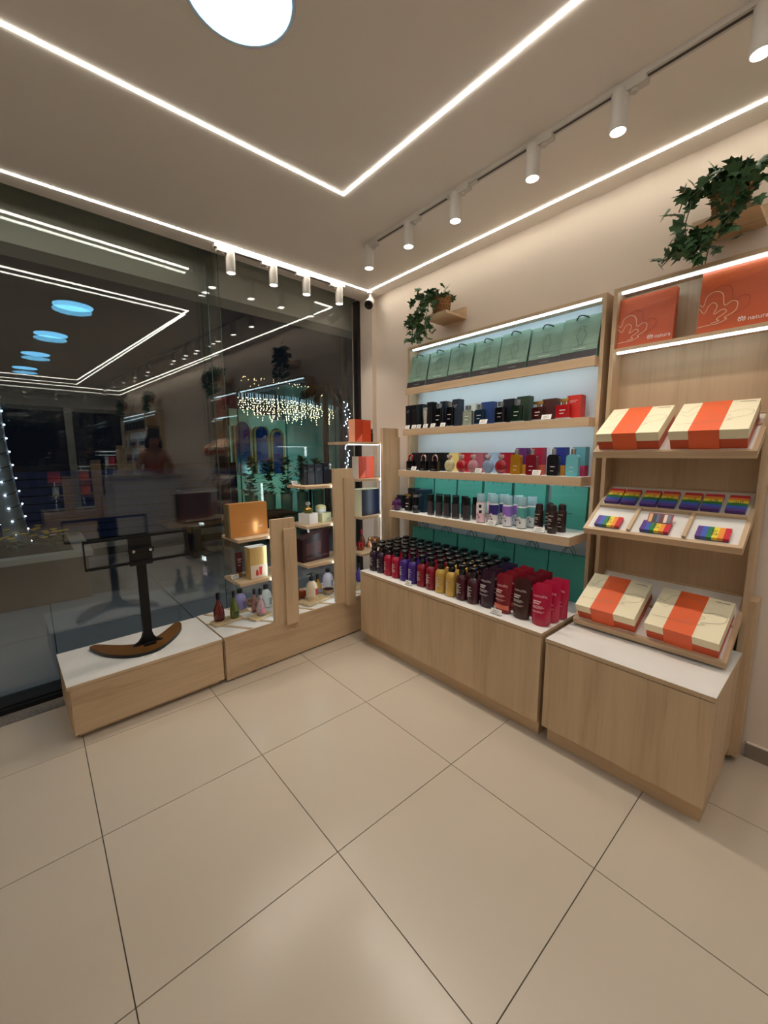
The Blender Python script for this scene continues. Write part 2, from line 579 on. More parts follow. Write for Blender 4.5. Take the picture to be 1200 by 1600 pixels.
# security camera under the corner of the ceiling
t = thing('security_camera', 'white bullet security camera with black face in the ceiling corner', 'camera', (0.93, 0.47, H))
part(MB().lathe([(0.028, 0), (0.028, -0.012), (0.012, -0.016), (0.010, -0.055)], 14, (0.93, 0.47, H)), 'mount', WHITEMETAL, t, True)
Mc = Matrix.Translation((0.93, 0.47, H-0.075)) @ Vector((-0.62, -0.42, -0.55)).to_track_quat('Z', 'X').to_matrix().to_4x4()
part(MB().lathe([(0.018, -0.05), (0.031, -0.03), (0.034, 0.03), (0.034, 0.05)], 16).xf(Mc), 'housing', WHITEMETAL, t, True)
fc = part(MB().lathe([(0.034, 0.05), (0.034, 0.062), (0.026, 0.064), (0.022, 0.058)], 16).xf(Mc), 'face', BLACK, t, True)
part(MB().lathe([(0.010, 0.058), (0.007, 0.063)], 12).xf(Mc), 'lens', mat('lens_glass', (20, 24, 34), 0.05), fc, True)
# ================================================================ right wall units
def low_cabinet(y1, y0, zt, xb, label, legy=0.0, group=None, dy=0.0):
    # y1 near window, y0 near camera
    xf = 0.42
    t = thing('low_cabinet', label, 'cabinet', ((xf+xb)/2, (y0+y1)/2, 0), 0, group)
    part(MB().box(xf+0.042, y0+0.012, 0.0, xb-0.02, y1-0.012, 0.09), 'plinth', WOOD_Y, t)
    part(MB().box(xf+0.018, y0+0.004, 0.09, xb, y1-0.004, zt-0.024), 'body', WOOD_Z, t)
    part(MB().box(xf+0.002, y0+0.002, 0.086, xf+0.018, y1-0.002, zt-0.022), 'front_panel', WOOD_Z, t)
    tp = part(MB().box(xf, y0, zt-0.018, xb, y1, zt-0.001), 'top_board', WOOD_Y, t)
    part(MB().box(xf+0.0006, y0+0.0006, zt-0.001, xb-0.0006, y1-0.0006, zt), 'white_top', WHITE, tp)
    return t
CAB1 = low_cabinet(-0.012, -1.366, 0.532, 1.029, 'long low oak cabinet with white top under the bottle rows')
CAB2 = low_cabinet(-1.386, -1.996, 0.517, 0.904, 'short low oak cabinet with white top under the gift box tray')

XF = 0.915       # front of the upright frames
SHELVES = [(0.868, 1.818), (0.845, 1.523), (0.80, 1.226), (0.708, 0.932)]
SY1, SY0 = 0.0, -1.335
SHELF_FILL = emitter('added_shelf_fill', COOL, 4.0)  # added fill for the lowest shelf, which has no strip of its own
SLED2 = emitter('under_shelf_led', COOL, 14.0)
def shelf_unit(label, led_on=True):
    t = thing('wall_shelf_unit', label, 'shelf unit', (0.97, -0.66, 0.0))
    y1, y0, zt = 0.021, -1.353, 2.112
    part(MB().box(1.012, y0+0.016, 0.533, 1.026, y1-0.016, zt-0.018), 'back_panel', BACKWHITE, t)
    for a in (y0, y1-0.018):
        part(MB().box(XF, a, 0.533, 1.026, a+0.018, zt), 'side_panel', WOOD_Z, t)
    tp = part(MB().box(XF, y0+0.018, zt-0.018, 1.026, y1-0.018, zt), 'top_panel', WOOD_Y, t)
    part(MB().box(0.917, y0+0.03, zt-0.028, 0.928, y1-0.05, zt-0.018), 'led_strip', SLED, tp)
    for xf, z in SHELVES:
        s = part(MB().box(xf, SY0, z-0.022, 1.012, SY1, z-0.001).box(xf, SY0, z-0.046, xf+0.018, SY1, z-0.022).box(xf+0.018, SY0, z-0.046, XF+0.001, SY0+0.016, z-0.022).box(xf+0.018, SY1-0.016, z-0.046, XF+0.001, SY1, z-0.022), 'shelf', WOOD_Y, t)
        part(MB().box(xf+0.020, SY0+0.02, z-0.027, xf+0.030, SY1-0.02, z-0.022), 'led_strip', SLED2 if z > 1.0 else SHELF_FILL, s)  # strip under the lowest shelf is added to brighten the teal bags
        part(MB().box(xf+0.001, SY0+0.001, z-0.001, 1.012, SY1-0.001, z), 'white_surface', WHITE, s)
    return t
UNIT1 = shelf_unit('tall oak shelf unit with white back, green bags and perfumes')

U2Y1, U2Y0 = -1.388, -1.994
SLED4 = emitter('display_led', COOL, 4.5)
def display_unit(label):
    t = thing('wall_display_unit', label, 'shelf unit', (0.97, -1.69, 0.0))
    zt = 2.112
    part(MB().box(1.006, U2Y0+0.016, 0.04, 1.026, U2Y1-0.016, zt-0.018), 'back_panel', WOOD_Z, t)
    for a in (U2Y0, U2Y1-0.018):
        part(MB().box(0.905, a, 0.04, 1.026, a+0.018, zt), 'side_panel', WOOD_Z, t)
    tp = part(MB().box(0.905, U2Y0+0.018, zt-0.018, 1.006, U2Y1-0.018, zt), 'top_panel', WOOD_Y, t)
    part(MB().box(0.917, U2Y0+0.03, zt-0.028, 0.928, U2Y1-0.03, zt-0.018), 'led_strip', SLED4, tp)
    sh = part(MB().box(0.905, U2Y0+0.018, 1.822, 1.006, U2Y1-0.018, 1.838), 'bag_shelf', WOOD_Y, t)
    part(MB().box(0.908, U2Y0+0.03, 1.812, 0.919, U2Y1-0.03, 1.822), 'led_strip', SLED4, sh)
    part(MB().box(0.93, U2Y0-0.026, 0.03, 1.026, U2Y0, 0.735), 'side_cladding', WOOD_Z, t)
    return t
UNIT2 = display_unit('tall oak display unit with orange bags and slanted trays')

def tray_matrix(p0, deg):
    a = math.radians(deg)
    m = Matrix(((0, math.cos(a), -math.sin(a)), (-1, 0, 0), (0, math.sin(a), math.cos(a)))).to_4x4()
    m.translation = p0
    return m
def tray(label, xf, zf, deg, length, dividers=False):
    """local x runs along the wall towards the camera, y up the slope, origin at front left corner"""
    y1, y0 = -1.402, -1.981
    M = tray_matrix((xf, y1, zf), deg)
    t = thing('slanted_tray', label, 'tray', M=M)
    w = y1-y0; e = 0.016; hh = 0.009
    part(MB().box(e, e, 0, w-e, length-0.006, 0.008), 'white_base', WHITE, t, world=False)
    part(MB().box(0, 0, -0.024, w, e, hh), 'front_rail', WOOD_X, t, world=False)
    part(MB().box(0, length-0.006, -0.024, w, length, 0.014), 'back_rail', WOOD_X, t, world=False)
    for a in (0, w-e):
        part(MB().box(a, e, -0.024, a+e, length, hh), 'side_rail', WOOD_Y, t, world=False)
    if dividers:
        part(MB().box(e, 0.170, 0.008, w-e, 0.184, 0.022), 'divider', WOOD_X, t, world=False)
        for q in (0.190, 0.394):
            part(MB().box(q-0.007, e, 0.008, q+0.007, 0.170, 0.022), 'divider', WOOD_Y, t, world=False)
    else:
        part(MB().box(e, 0.19, 0.008, w-e, 0.20, 0.016), 'batten', WOOD_X, t, world=False)
    return t, M
TRAYA, MA = tray('upper slanted oak tray holding two gift boxes', 0.757, 1.343, 32, 0.292)
TRAYB, MBm = tray('middle slanted oak tray with white compartments for rainbow palettes', 0.702, 0.985, 32, 0.352, True)
TRAYC, MC = tray('lower slanted oak tray holding two gift boxes above the cabinet', 0.655, 0.546, 28, 0.385)

# ================================================================ window side fixtures
t = thing('low_display_box', 'low oak display box with white top by the window, holding the black screen stand', 'display box', L(0.36, 0.22, 0))
part(wbox(MB(), L, 0.03, 0.70, 0.03, 0.40, 0.0045, 0.04), 'plinth', WOOD_X, t)
part(wbox(MB(), L, 0.006, 0.716, 0.016, 0.436, 0.04, 0.264), 'body', WOOD_X, t)
part(wbox(MB(), L, 0.012, 0.722, 0.002, 0.016, 0.03, 0.262), 'front_panel', WOOD_X, t)
tp = part(wbox(MB(), L, 0.0, 0.724, 0.0, 0.44, 0.264, 0.281), 'top_board', WOOD_X, t)
part(wbox(MB(), L, 0.0006, 0.7234, 0.0006, 0.4394, 0.281, 0.282), 'white_top', WHITE, tp)

WSH = {0: [(0.862, 0.572), (0.862, 0.842)], 1: [(1.340, 0.590), (1.340, 0.862), (1.340, 1.132)], 2: [(1.825, 0.588), (1.825, 0.872), (1.80, 1.160), (1.70, 1.433)]}
POSTS = [(1.062, 0.945), (1.548, 1.245), (2.012, 1.54)]
def window_unit(label, F, send, slats=True, s_start=0.730):
    t = thing('window_display_unit', label, 'display unit', F(1.5, 0.2, 0))
    part(wbox(MB(), F, s_start+0.02, send-0.03, 0.02, 0.40, 0.0045, 0.025), 'plinth', WOOD_X, t)
    part(wbox(MB(), F, s_start+0.004, send, 0.016, 0.44, 0.025, 0.266), 'body', WOOD_X, t)
    part(wbox(MB(), F, s_start+0.008, send, 0.002, 0.016, 0.012, 0.266), 'front_panel', WOOD_X, t)
    tp = part(wbox(MB(), F, s_start, send, 0.0, 0.445, 0.266, 0.284), 'top_board', WOOD_X, t)
    part(wbox(MB(), F, s_start+0.003, send-0.001, 0.004, 0.444, 0.284, 0.285), 'white_top', WHITE, tp)
    if slats:
        k = 0; s = s_start-0.10
        while s < send-0.02:
            # slats run diagonally across the top, clipped to it
            pts = []
            for s_, t_ in ((s, 0.43), (s+0.275, 0.006)):
                pts.append((s_, t_))
            (sa, ta), (sb, tb) = pts
            if sa < s_start+0.01:
                q = (s_start+0.01-sa)/(sb-sa); ta = ta+(tb-ta)*q; sa = s_start+0.01
            if sb > send-0.02:
                q = (send-0.02-sa)/(sb-sa); tb = ta+(tb-ta)*q; sb = send-0.02
            if sb-sa > 0.03:
                d = 0.011
                p = [F(sa-d, ta, 0.285), F(sa+d, ta, 0.285), F(sb+d, tb, 0.285), F(sb-d, tb, 0.285)]
                p2 = [q+Vector((0, 0, 0.0045)) for q in p]
                if (p[1]-p[0]).cross(p[3]-p[0]).z < 0:
                    p = p[::-1]; p2 = p2[::-1]
                part(MB().hexa(p+p2), 'slat', WOOD_X, tp)
            s += 0.15
    for k, (s0, z1) in enumerate(POSTS):
        po = part(wbox(MB(), F, s0, s0+0.165, -0.004, 0.022, 0.268, z1), 'post', WOOD_Z, t)
        part(wbox(MB(), F, s0+0.075, s0+0.163, -0.024, -0.004, 0.246, z1-0.066), 'cover_board', WOOD_Z, po)
        part(wbox(MB(), F, s0+0.004, s0+0.016, 0.022, 0.027, 0.30, z1-0.03 if k < 2 else z1-0.12), 'led_strip', WLED, po)
        for sl, zz in WSH[k]:
            sh = part(wbox(MB(), F, sl, s0+0.165, 0.030, 0.270, zz-0.018, zz), 'shelf', WOOD_X, t)
            part(wbox(MB(), F, sl+0.02, s0, *((0.046, 0.056) if zz > 1.4 else (0.15, 0.16)), zz-0.022, zz-0.018), 'led_strip', WLED, sh)
    return t
WLED = emitter('window_shelf_led', (0.80, 0.94, 1.0), 9.0)
WUNIT = window_unit('stepped oak window display with three posts and small shelves', L, 2.20)
# ================================================================ product builders (front faces local -Y, base at z = 0)
RW = -PI/2           # rotation for things facing away from the right wall
def front(y):        # map print coordinates onto a front face at local y
    return lambda u, v: (u, y, v)
def cm(rgb, rough=0.35, metal=0.0, trans=0.0, coat=0.0):
    return mat('c_%d_%d_%d_%d_%d_%d' % (*rgb, int(rough*100), int(metal*100), int(trans*100)), rgb, rough, metal, trans, coat=coat)

def pump_bottle(loc, col, label, group, rz, pump=True):
    t = thing('pump_bottle', label, 'bottle', loc, rz, group)
    body = cm(col, 0.22, 0.25 if col[0] > 150 and col[1] > 120 else 0.0, coat=0.3)
    inst(shp('bottle_body|%s' % (col,), lambda mb: mb.lathe([(0.030, 0), (0.0345, 0.004), (0.0345, 0.112), (0.031, 0.128), (0.021, 0.140), (0.0165, 0.144)], 18), body), 'body', t)
    c = inst(shp('bottle_cap', lambda mb: mb.lathe([(0.018, 0.142), (0.020, 0.145), (0.020, 0.166), (0.0165, 0.170), (0.013, 0.176), (0.013, 0.184)], 16), BLACK), 'cap', t)
    if pump:
        inst(shp('pump_head', lambda mb: (mb.lathe([(0.022, 0.184), (0.026, 0.188), (0.0255, 0.197), (0.021, 0.2005)], 16), mb.box(-0.008, -0.036, 0.187, 0.008, -0.02, 0.197)), BLACK), 'pump_head', c)
    else:
        inst(shp('flip_cap', lambda mb: mb.lathe([(0.019, 0.184), (0.020, 0.187), (0.020, 0.199), (0.018, 0.201)], 16), BLACK), 'pump_head', c)
    inst(shp('bottle_print', lambda mb: [mb.arcband(0.0349, 0.092-0.008*i, 0.095-0.008*i, -0.55, (0.35, 0.1, 0.45, 0.0, 0.3, 0.2, 0.4, -0.1)[i], 5) for i in range(8)], PRINTW, False), 'print', t)
    return t

def pouch_geo(mb, w=0.095, h=0.205, d=0.056):
    ny, nx = 9, 8
    b = len(mb.v)
    for side in (-1, 1):
        for j in range(ny+1):
            q = j/ny
            ww = w*(0.93+0.07*q)
            if j == ny: ww *= 0.985
            dep = d/2*math.sin(min(1, (1-q)*1.25)*PI/2)**0.8*(0.92+0.08*math.sin(6*q))
            for i in range(nx+1):
                u = i/nx*2-1
                bow = (1-u*u)**0.5 if abs(u) < 1 else 0
                z = h*q + (0.010*(1-u*u)*-1+0.010 if j == 0 else 0)
                if j == ny and i <= 2: z -= (0.020, 0.012, 0.0)[i]
                mb.v.append(Vector((u*ww/2, side*dep*bow, z+0.0015*math.sin(3*u+9*q)*q)))
    k = (ny+1)*(nx+1)
    for side in range(2):
        for j in range(ny):
            for i in range(nx):
                a = b+side*k+j*(nx+1)+i
                f = (a, a+1, a+nx+2, a+nx+1)
                mb.face(*(f if side == 0 else f[::-1]))
    for j in range(ny):
        for i in (0, nx):
            a = b+j*(nx+1)+i
            f = (a, a+nx+1, a+nx+1+k, a+k)
            mb.face(*(f if i == 0 else f[::-1]))
    for i in range(nx):
        for j in (0, ny):
            a = b+j*(nx+1)+i
            f = (a, a+k, a+k+1, a+1)
            mb.face(*(f if j == 0 else f[::-1]))

def pouch(loc, col, label, group, rz, txt=True, accent=None, lines=(200, 185, 178)):
    t = thing('refill_pouch', label, 'pouch', loc, rz, group)
    inst(shp('pouch|%s' % (col,), pouch_geo, cm(col, 0.26, coat=0.2)), 'pouch_body', t)
    def pr(mb):
        def fn(u, v):
            q = v/0.205; uu = min(0.99, abs(u/0.052))
            dep = 0.028*math.sin(min(1, (1-q)*1.25)*PI/2)**0.8*(0.92+0.08*math.sin(6*q))
            return (u, -dep*(1-uu*uu)**0.5-0.0016, v)
        def dense(u0, u1, v, w):
            mb.stroke([(u0+(u1-u0)*i/6, v) for i in range(7)], w, fn)
        mb.text('nativaSPA', 0.0165, lambda x, y: fn(x-0.002, y+0.138))
        for i, (e, w) in enumerate([(0.004, 0.006), (-0.002, 0.006), (0.016, 0.002), (0.022, 0.002), (0.010, 0.002), (0.024, 0.002), (0.015, 0.002)]):
            dense(-0.034, e, (0.118, 0.108, 0.096, 0.091, 0.086, 0.072, 0.067)[i], w)
    inst(shp('pouch_print|%s' % (lines,), pr, cm(lines, 0.6), False), 'print', t)
    if accent:
        def ac(mb):
            n = 8
            for i in range(n):
                u0, u1 = -0.042+0.084*i/n, -0.042+0.084*(i+1)/n
                def fn(u, v):
                    q = v/0.205; uu = min(0.99, abs(u/0.052))
                    dep = 0.028*math.sin(min(1, (1-q)*1.25)*PI/2)**0.8*(0.92+0.08*math.sin(6*q))
                    return (u, -dep*(1-uu*uu)**0.5-0.0011, v)
                mb.quadpts([fn(u0, 0.022), fn(u1, 0.022), fn(u1, 0.046), fn(u0, 0.046)])
        inst(shp('pouch_accent|%s' % (accent,), ac, cm(accent, 0.3), False), 'colour_band', t)
    return t

def carton(loc, w, d, h, col, label, rz, group=None, band=None, bandh=0.0, name='perfume_carton', lines=None, rough=0.4):
    t = thing(name, label, 'box', loc, rz, group)
    inst(shp('carton|%s%s' % (col, (w, d, h, bandh)), lambda mb: mb.box(-w/2, -d/2, bandh, w/2, d/2, h), cm(col, rough), False), 'carton_body', t)
    if band:
        inst(shp('carton_band|%s%s' % (band, (w, d, bandh)), lambda mb: mb.box(-w/2, -d/2, 0, w/2, d/2, bandh), cm(band, rough), False), 'lower_band', t)
    if lines:
        inst(shp('carton_print|%s%s' % (lines, (w, d, h)), lambda mb: mb.lines(-w*0.3, w*0.3, [h*0.78, h*0.72], h*0.02, front(-d/2-0.0006)), cm(lines, 0.5), False), 'print', t)
    return t

def square_perfume(loc, col, label, rz, h=0.085, w=0.07, cap='chrome', group=None, wide_cap=False, clear=0.5):
    t = thing('perfume_bottle', label, 'bottle', loc, rz, group)
    gl = cm(col, 0.08, trans=clear, coat=0.3)
    inst(shp('sq_glass|%s%s' % (col, (w, h)), lambda mb: (mb.rbox(w, 0.03, h*0.94, 0.007, 0.0), mb.rbox(w*0.86, 0.024, h*0.06, 0.006, h*0.94)), gl), 'glass_body', t)
    inst(shp('sq_base|%s' % w, lambda mb: mb.rbox(w*1.004, 0.0304, 0.007, 0.007), cm((205, 208, 206), 0.1, trans=0.5)), 'thick_base', t)
    cmat = {'chrome': SILVER, 'gold': GOLD}[cap]
    if wide_cap:
        c = inst(shp('neck|%s%s' % (cap, h), lambda mb: mb.lathe([(0.009, h), (0.009, h+0.016)], 12), cmat), 'neck', t)
        inst(shp('wide_cap|%s%s' % (cap, h), lambda mb: mb.rbox(0.058, 0.024, 0.014, 0.005, h+0.016), cmat), 'cap', c)
    else:
        c = inst(shp('collar|%s' % h, lambda mb: mb.lathe([(0.011, h), (0.011, h+0.006)], 12), SILVER), 'collar', t)
        inst(shp('sq_cap|%s' % h, lambda mb: mb.rbox(0.032, 0.026, 0.026, 0.005, h+0.006), cm((170, 172, 172), 0.12, 0.75)), 'cap', c)
    inst(shp('sq_print|%s%s' % (w, h), lambda mb: mb.lines(-0.014, 0.016, [h*0.62, h*0.40], 0.004, front(-0.0156)), PRINTW, False), 'print', t)
    return t

def round_perfume(loc, col, label, rz, group=None):
    t = thing('round_perfume_bottle', label, 'bottle', loc, rz, group)
    def body(mb):
        M = Matrix.Translation((0, 0, 0.041)) @ Matrix.Rotation(PI/2, 4, 'X')
        s = len(mb.v)
        mb.lathe([(0.012, -0.017), (0.030, -0.014), (0.039, -0.006), (0.0405, 0), (0.039, 0.006), (0.030, 0.014), (0.012, 0.017)], 22)
        mb.xf(M, s)
    inst(shp('round_glass|%s' % (col,), body, cm(col, 0.08, trans=0.45, coat=0.3)), 'glass_body', t)
    inst(shp('round_foot', lambda mb: mb.rbox(0.032, 0.022, 0.004, 0.006), cm((205, 208, 206), 0.1, trans=0.5)), 'foot', t)
    c = inst(shp('round_neck', lambda mb: mb.lathe([(0.010, 0.079), (0.010, 0.090)], 12), SILVER), 'neck', t)
    inst(shp('round_cap', lambda mb: mb.lathe([(0.012, 0.090), (0.018, 0.094), (0.019, 0.108), (0.013, 0.112)], 8), cm((226, 205, 205), 0.08, trans=0.6)), 'cap', c)
    return t

def flask_perfume(loc, col, label, rz, group=None, trans=0.0):
    t = thing('flask_perfume_bottle', label, 'bottle', loc, rz, group)
    def body(mb):
        w, h, r = 0.062, 0.112, 0.017
        pts = []
        for cx, cz, a0 in ((w/2-r, h-r, 0), (-w/2+r, h-r, PI/2), (-w/2+0.008, 0.008, PI), (w/2-0.008, 0.008, 1.5*PI)):
            rr = r if cz > 0.05 else 0.008
            for i in range(5):
                a = a0+i*PI/8
                pts.append((cx+rr*math.cos(a), cz+rr*math.sin(a)))
        mb.prism(pts, -0.0135, 0.0135)
        mb.xf(Matrix.Rotation(PI/2, 4, 'X'))
    inst(shp('flask|%s' % (col,), body, cm(col, 0.18, trans=trans, coat=0.3)), 'glass_body', t)
    inst(shp('flask_cap', lambda mb: mb.lathe([(0.0115, 0.111), (0.0115, 0.141), (0.010, 0.1425)], 14), SILVER), 'cap', t)
    inst(shp('flask_print', lambda mb: mb.lines(-0.012, 0.012, [0.048, 0.026], 0.003, front(-0.0139)), PRINTW, False), 'print', t)
    return t

def padlock(loc, ring, label, rz, group=None):
    t = thing('padlock_perfume_bottle', label, 'bottle', loc, rz, group)
    inst(shp('padlock_body', lambda mb: (mb.rbox(0.068, 0.034, 0.064, 0.006), mb.rbox(0.060, 0.028, 0.004, 0.005, 0.064)), cm((12, 11, 14), 0.16, coat=0.4)), 'body', t)
    inst(shp('padlock_ring|%s' % (ring,), lambda mb: mb.tube([(0.021*math.cos(a), 0, 0.082+0.027*math.sin(a)) for a in [PI*i/10 for i in range(11)]][::1] and [(0.021, 0, 0.066)]+[(0.021*math.cos(PI*i/10), 0, 0.084+0.026*math.sin(PI*i/10)) for i in range(11)]+[(-0.021, 0, 0.066)], 0.0055, 8), cm(ring, 0.15, 0.9)), 'shackle', t)
    inst(shp('padlock_print', lambda mb: mb.lines(-0.02, 0.02, [0.012], 0.004, front(-0.0176)), cm((120, 118, 120), 0.5), False), 'print', t)
    return t

def body_tube(loc, label, rz, group=None):
    t = thing('tall_cologne_bottle', label, 'bottle', loc, rz, group)
    inst(shp('cologne_glass', lambda mb: mb.rbox(0.044, 0.034, 0.095, 0.009), cm((66, 60, 66), 0.15, trans=0.2, coat=0.3)), 'glass_body', t)
    inst(shp('cologne_base', lambda mb: mb.rbox(0.0445, 0.0345, 0.012, 0.009, -0.0), cm((120, 118, 122), 0.1, trans=0.4)), 'thick_base', t)
    inst(shp('cologne_cap', lambda mb: mb.rbox(0.040, 0.031, 0.046, 0.008, 0.0955), BLACK), 'cap', t)
    return t

def body_spray(loc, top, low, label, rz, group=None):
    t = thing('body_spray_bottle', label, 'bottle', loc, rz, group)
    r = 0.0275
    inst(shp('spray_body|%s' % (low,), lambda mb: mb.lathe([(r*0.93, 0.004), (r, 0.008), (r, 0.118), (r*0.88, 0.126)], 18), cm(low, 0.3)), 'body', t)
    inst(shp('spray_base', lambda mb: mb.lathe([(r*0.92, 0), (r*0.97, 0.002), (r*0.97, 0.0065)], 18), cm((120, 118, 118), 0.3)), 'base_rim', t)
    def upper(mb):
        n = 28; b = len(mb.v)
        for i in range(n):
            a = 2*PI*i/n
            zz = 0.062+0.005*math.sin(3*a)+0.003*math.sin(7*a)
            for z in (zz, 0.118):
                mb.v.append(Vector((1.012*r*math.cos(a), 1.012*r*math.sin(a), z)))
        for i in range(n):
            j = (i+1) % n
            mb.face(b+2*i, b+2*j, b+2*j+1, b+2*i+1)
    inst(shp('spray_wrap|%s' % (top,), upper, cm(top, 0.3)), 'colour_wrap', t)
    inst(shp('spray_cap', lambda mb: mb.lathe([(r*0.94, 0.127), (r*0.94, 0.172), (r*0.86, 0.176)], 18), cm((176, 214, 226), 0.12, trans=0.35)), 'cap', t)
    inst(shp('spray_mark', lambda mb: (mb.arcband(r+0.0005, 0.030, 0.040, 0.05, 0.35), mb.arcband(r+0.0005, 0.050, 0.053, -0.5, 0.1), mb.arcband(r+0.0005, 0.045, 0.0465, -0.5, 0.2)), cm((90, 84, 110), 0.5), False), 'print', t)
    return t

def deodorant(loc, label, rz, group=None):
    t = thing('deodorant_can', label, 'can', loc, rz, group)
    inst(shp('deo_body', lambda mb: mb.lathe([(0.0215, 0), (0.023, 0.003), (0.023, 0.108), (0.019, 0.118)], 16), cm((44, 26, 24), 0.3)), 'body', t)
    inst(shp('deo_cap', lambda mb: mb.lathe([(0.0195, 0.118), (0.0195, 0.138), (0.016, 0.147), (0.008, 0.150)], 16), cm((38, 24, 23), 0.35)), 'cap', t)
    inst(shp('deo_print', lambda mb: [mb.arcband(0.0234, z, z+0.003, -0.6, e) for z, e in ((0.092, 0.6), (0.074, 0.2), (0.066, 0.3), (0.05, 0.1), (0.03, 0.4))], PRINTW, False), 'print', t)
    return t

def price_tag(loc, label, rz, w=0.05):
    t = thing('price_tag', label, 'price tag', loc, rz, 'white price tags on the shelves')
    def card(mb):
        mb.box(-w/2, -0.0006, 0, w/2, 0.0006, 0.027); mb.xf(Matrix.Translation((0, 0, 0.003)) @ Matrix.Rotation(-0.35, 4, 'X'))
    inst(shp('tag_card|%s' % w, card, PAPER, False), 'card', t)
    def pr(mb):
        mb.lines(-w*0.3, w*0.25, [0.018], 0.0022, front(-0.0010)); mb.lines(-w*0.36, w*0.36, [0.0105, 0.007], 0.0013, front(-0.0010))
        mb.xf(Matrix.Translation((0, 0, 0.003)) @ Matrix.Rotation(-0.35, 4, 'X'))
    inst(shp('tag_print|%s' % w, pr, INK, False), 'print', t)
    inst(shp('tag_holder|%s' % w, lambda mb: mb.box(-w/2, -0.004, 0, w/2, 0.012, 0.003), CLEARP, False), 'holder', t)
    return t

LOTUS_OUT = [(0, .48), (.057, .444), (.102, .586), (.216, .638), (.325, .575), (.364, .395), (.466, .436), (.545, .396), (.523, .276), (.386, .2025), (.416, .172), (.284, .123), (.148, .123), (.011, .111)]
LOTUS_IN = [(0, .418), (.08, .326), (.136, .428), (.2045, .47), (.26, .402), (.227, .284), (.341, .336), (.40, .2875), (.273, .2), (.31, .165), (.2, .145)]

def bag_geo(mb, w, h, d, pinch=0.35, lean=0.0):
    b = len(mb.v)
    rows = 6
    for j in range(rows+1):
        q = j/rows
        dd = d*(1-q*0.45)
        gx = 0.45*d*pinch*q
        ring = [(-w/2, -dd/2), (w/2, -dd/2), (w/2-gx, 0), (w/2, dd/2), (-w/2, dd/2), (-w/2+gx, 0)]
        for i, (x, y) in enumerate(ring):
            wob = 0.0025*math.sin(9*q+i*1.7)*q
            mb.v.append(Vector((x, y+wob+d*0.1*q+lean*q, h*q)))
    for j in range(rows):
        for i in range(6):
            k = (i+1) % 6
            mb.face(b+j*6+i, b+j*6+k, b+j*6+6+k, b+j*6+6+i)
    mb.face(*[b+i for i in reversed(range(6))])
    mb.face(*[b+rows*6+i for i in range(6)])
def bag_face(w, h, d, lean=0.0):
    # front face y at height v (follows the taper of bag_geo)
    return lambda u, v: (u, -d*(1-0.45*v/h)/2 + (d*0.1+lean)*v/h - 0.0032, v)

def handle_pts(w, h, y, lift, lean=0.0):
    return [(w*(i/8-0.5), y+lean*math.sin(PI*i/8), h-0.012+lift*math.sin(PI*i/8)**0.6) for i in range(9)]

def green_bag(loc, label, rz, w, h):
    d = 0.058
    t = thing('green_gift_bag', label, 'bag', loc, rz, 'green paper gift bags on the top shelf')
    inst(shp('green_bag|%s' % ((w, h),), lambda mb: bag_geo(mb, w, h, d, 0.35, 0.035), mat('green_bag_paper', (126, 158, 140), 0.38, noise=0.08, nscale=14, bump=0.6), False), 'bag_body', t)
    F = bag_face(w, h, d, 0.035)
    def band(mb):
        for i in range(4):
            a, b_ = h*0.19*i/4, h*0.19*(i+1)/4
            mb.quadpts([F(-w/2, a), F(w/2, a), F(w/2, b_), F(-w/2, b_)])
    inst(shp('green_band|%s' % ((w, h),), band, cm((44, 38, 42), 0.4), False), 'dark_band', t)
    def vase(mb):
        s = 0.5*h
        half = [(0.0, .02), (.10, .02), (.08, .12), (.17, .35), (.20, .55), (.10, .78), (.07, .86), (.13, .93), (.05, 1.0), (0, .98)]
        pts = smooth_line(half, 3)
        z0 = h*0.33
        for sgn in (-1, 1):
            mb.stroke([(sgn*x*s+0.006, z0+z*s*0.88) for x, z in pts], 0.0016, F)
        mb.stroke([(-w*0.48, h*0.32), (w*0.48, h*0.32)], 0.0012, F)
    inst(shp('green_vase|%s' % ((w, h),), vase, cm((58, 82, 74), 0.5), False), 'vase_print', t)
    def pale(mb):
        mb.lines(-0.03, 0.035, [h*0.25], 0.006, F); mb.lines(-0.02, 0.03, [h*0.10], 0.003, F)
    inst(shp('green_pale|%s' % ((w, h),), pale, cm((176, 196, 182), 0.5), False), 'pale_print', t)
    inst(shp('green_handle|%s' % ((w, h),), lambda mb: mb.tube(handle_pts(0.060, h, 0.022, 0.010, -0.028), 0.0035, 6), cm((52, 70, 66), 0.5)), 'handle', t)
    return t

def teal_bag(loc, label, rz, w, h, group, lean=0.06, text=True):
    d = 0.05
    t = thing('teal_gift_bag', label, 'bag', loc, rz, group)
    t.rotation_euler = (0, 0, rz)
    inst(shp('teal_bag|%s' % ((w, h),), lambda mb: bag_geo(mb, w, h, d), mat('teal_bag_paper', (76, 158, 142), 0.45, noise=0.03, nscale=9, bump=0.15), False), 'bag_body', t)
    F = bag_face(w, h, d)
    if text:
        inst(shp('teal_print|%s' % ((w, h),), lambda mb: mb.lines(-0.028, 0.03, [h*0.36], 0.004, F), cm((44, 96, 88), 0.5), False), 'print', t)
    inst(shp('teal_fold|%s' % ((w, h),), lambda mb: mb.stroke([(-w*0.49, h*0.30), (w*0.49, h*0.30)], 0.001, F), cm((60, 128, 116), 0.5), False), 'fold_line', t)
    for y in (-0.014, 0.016):
        inst(shp('teal_handle|%s%s' % (h, w), lambda mb: mb.tube(handle_pts(0.07, h, 0, 0.055), 0.0022, 6), cm((48, 118, 106), 0.6)), 'handle', t, (0, y, 0))
    return t

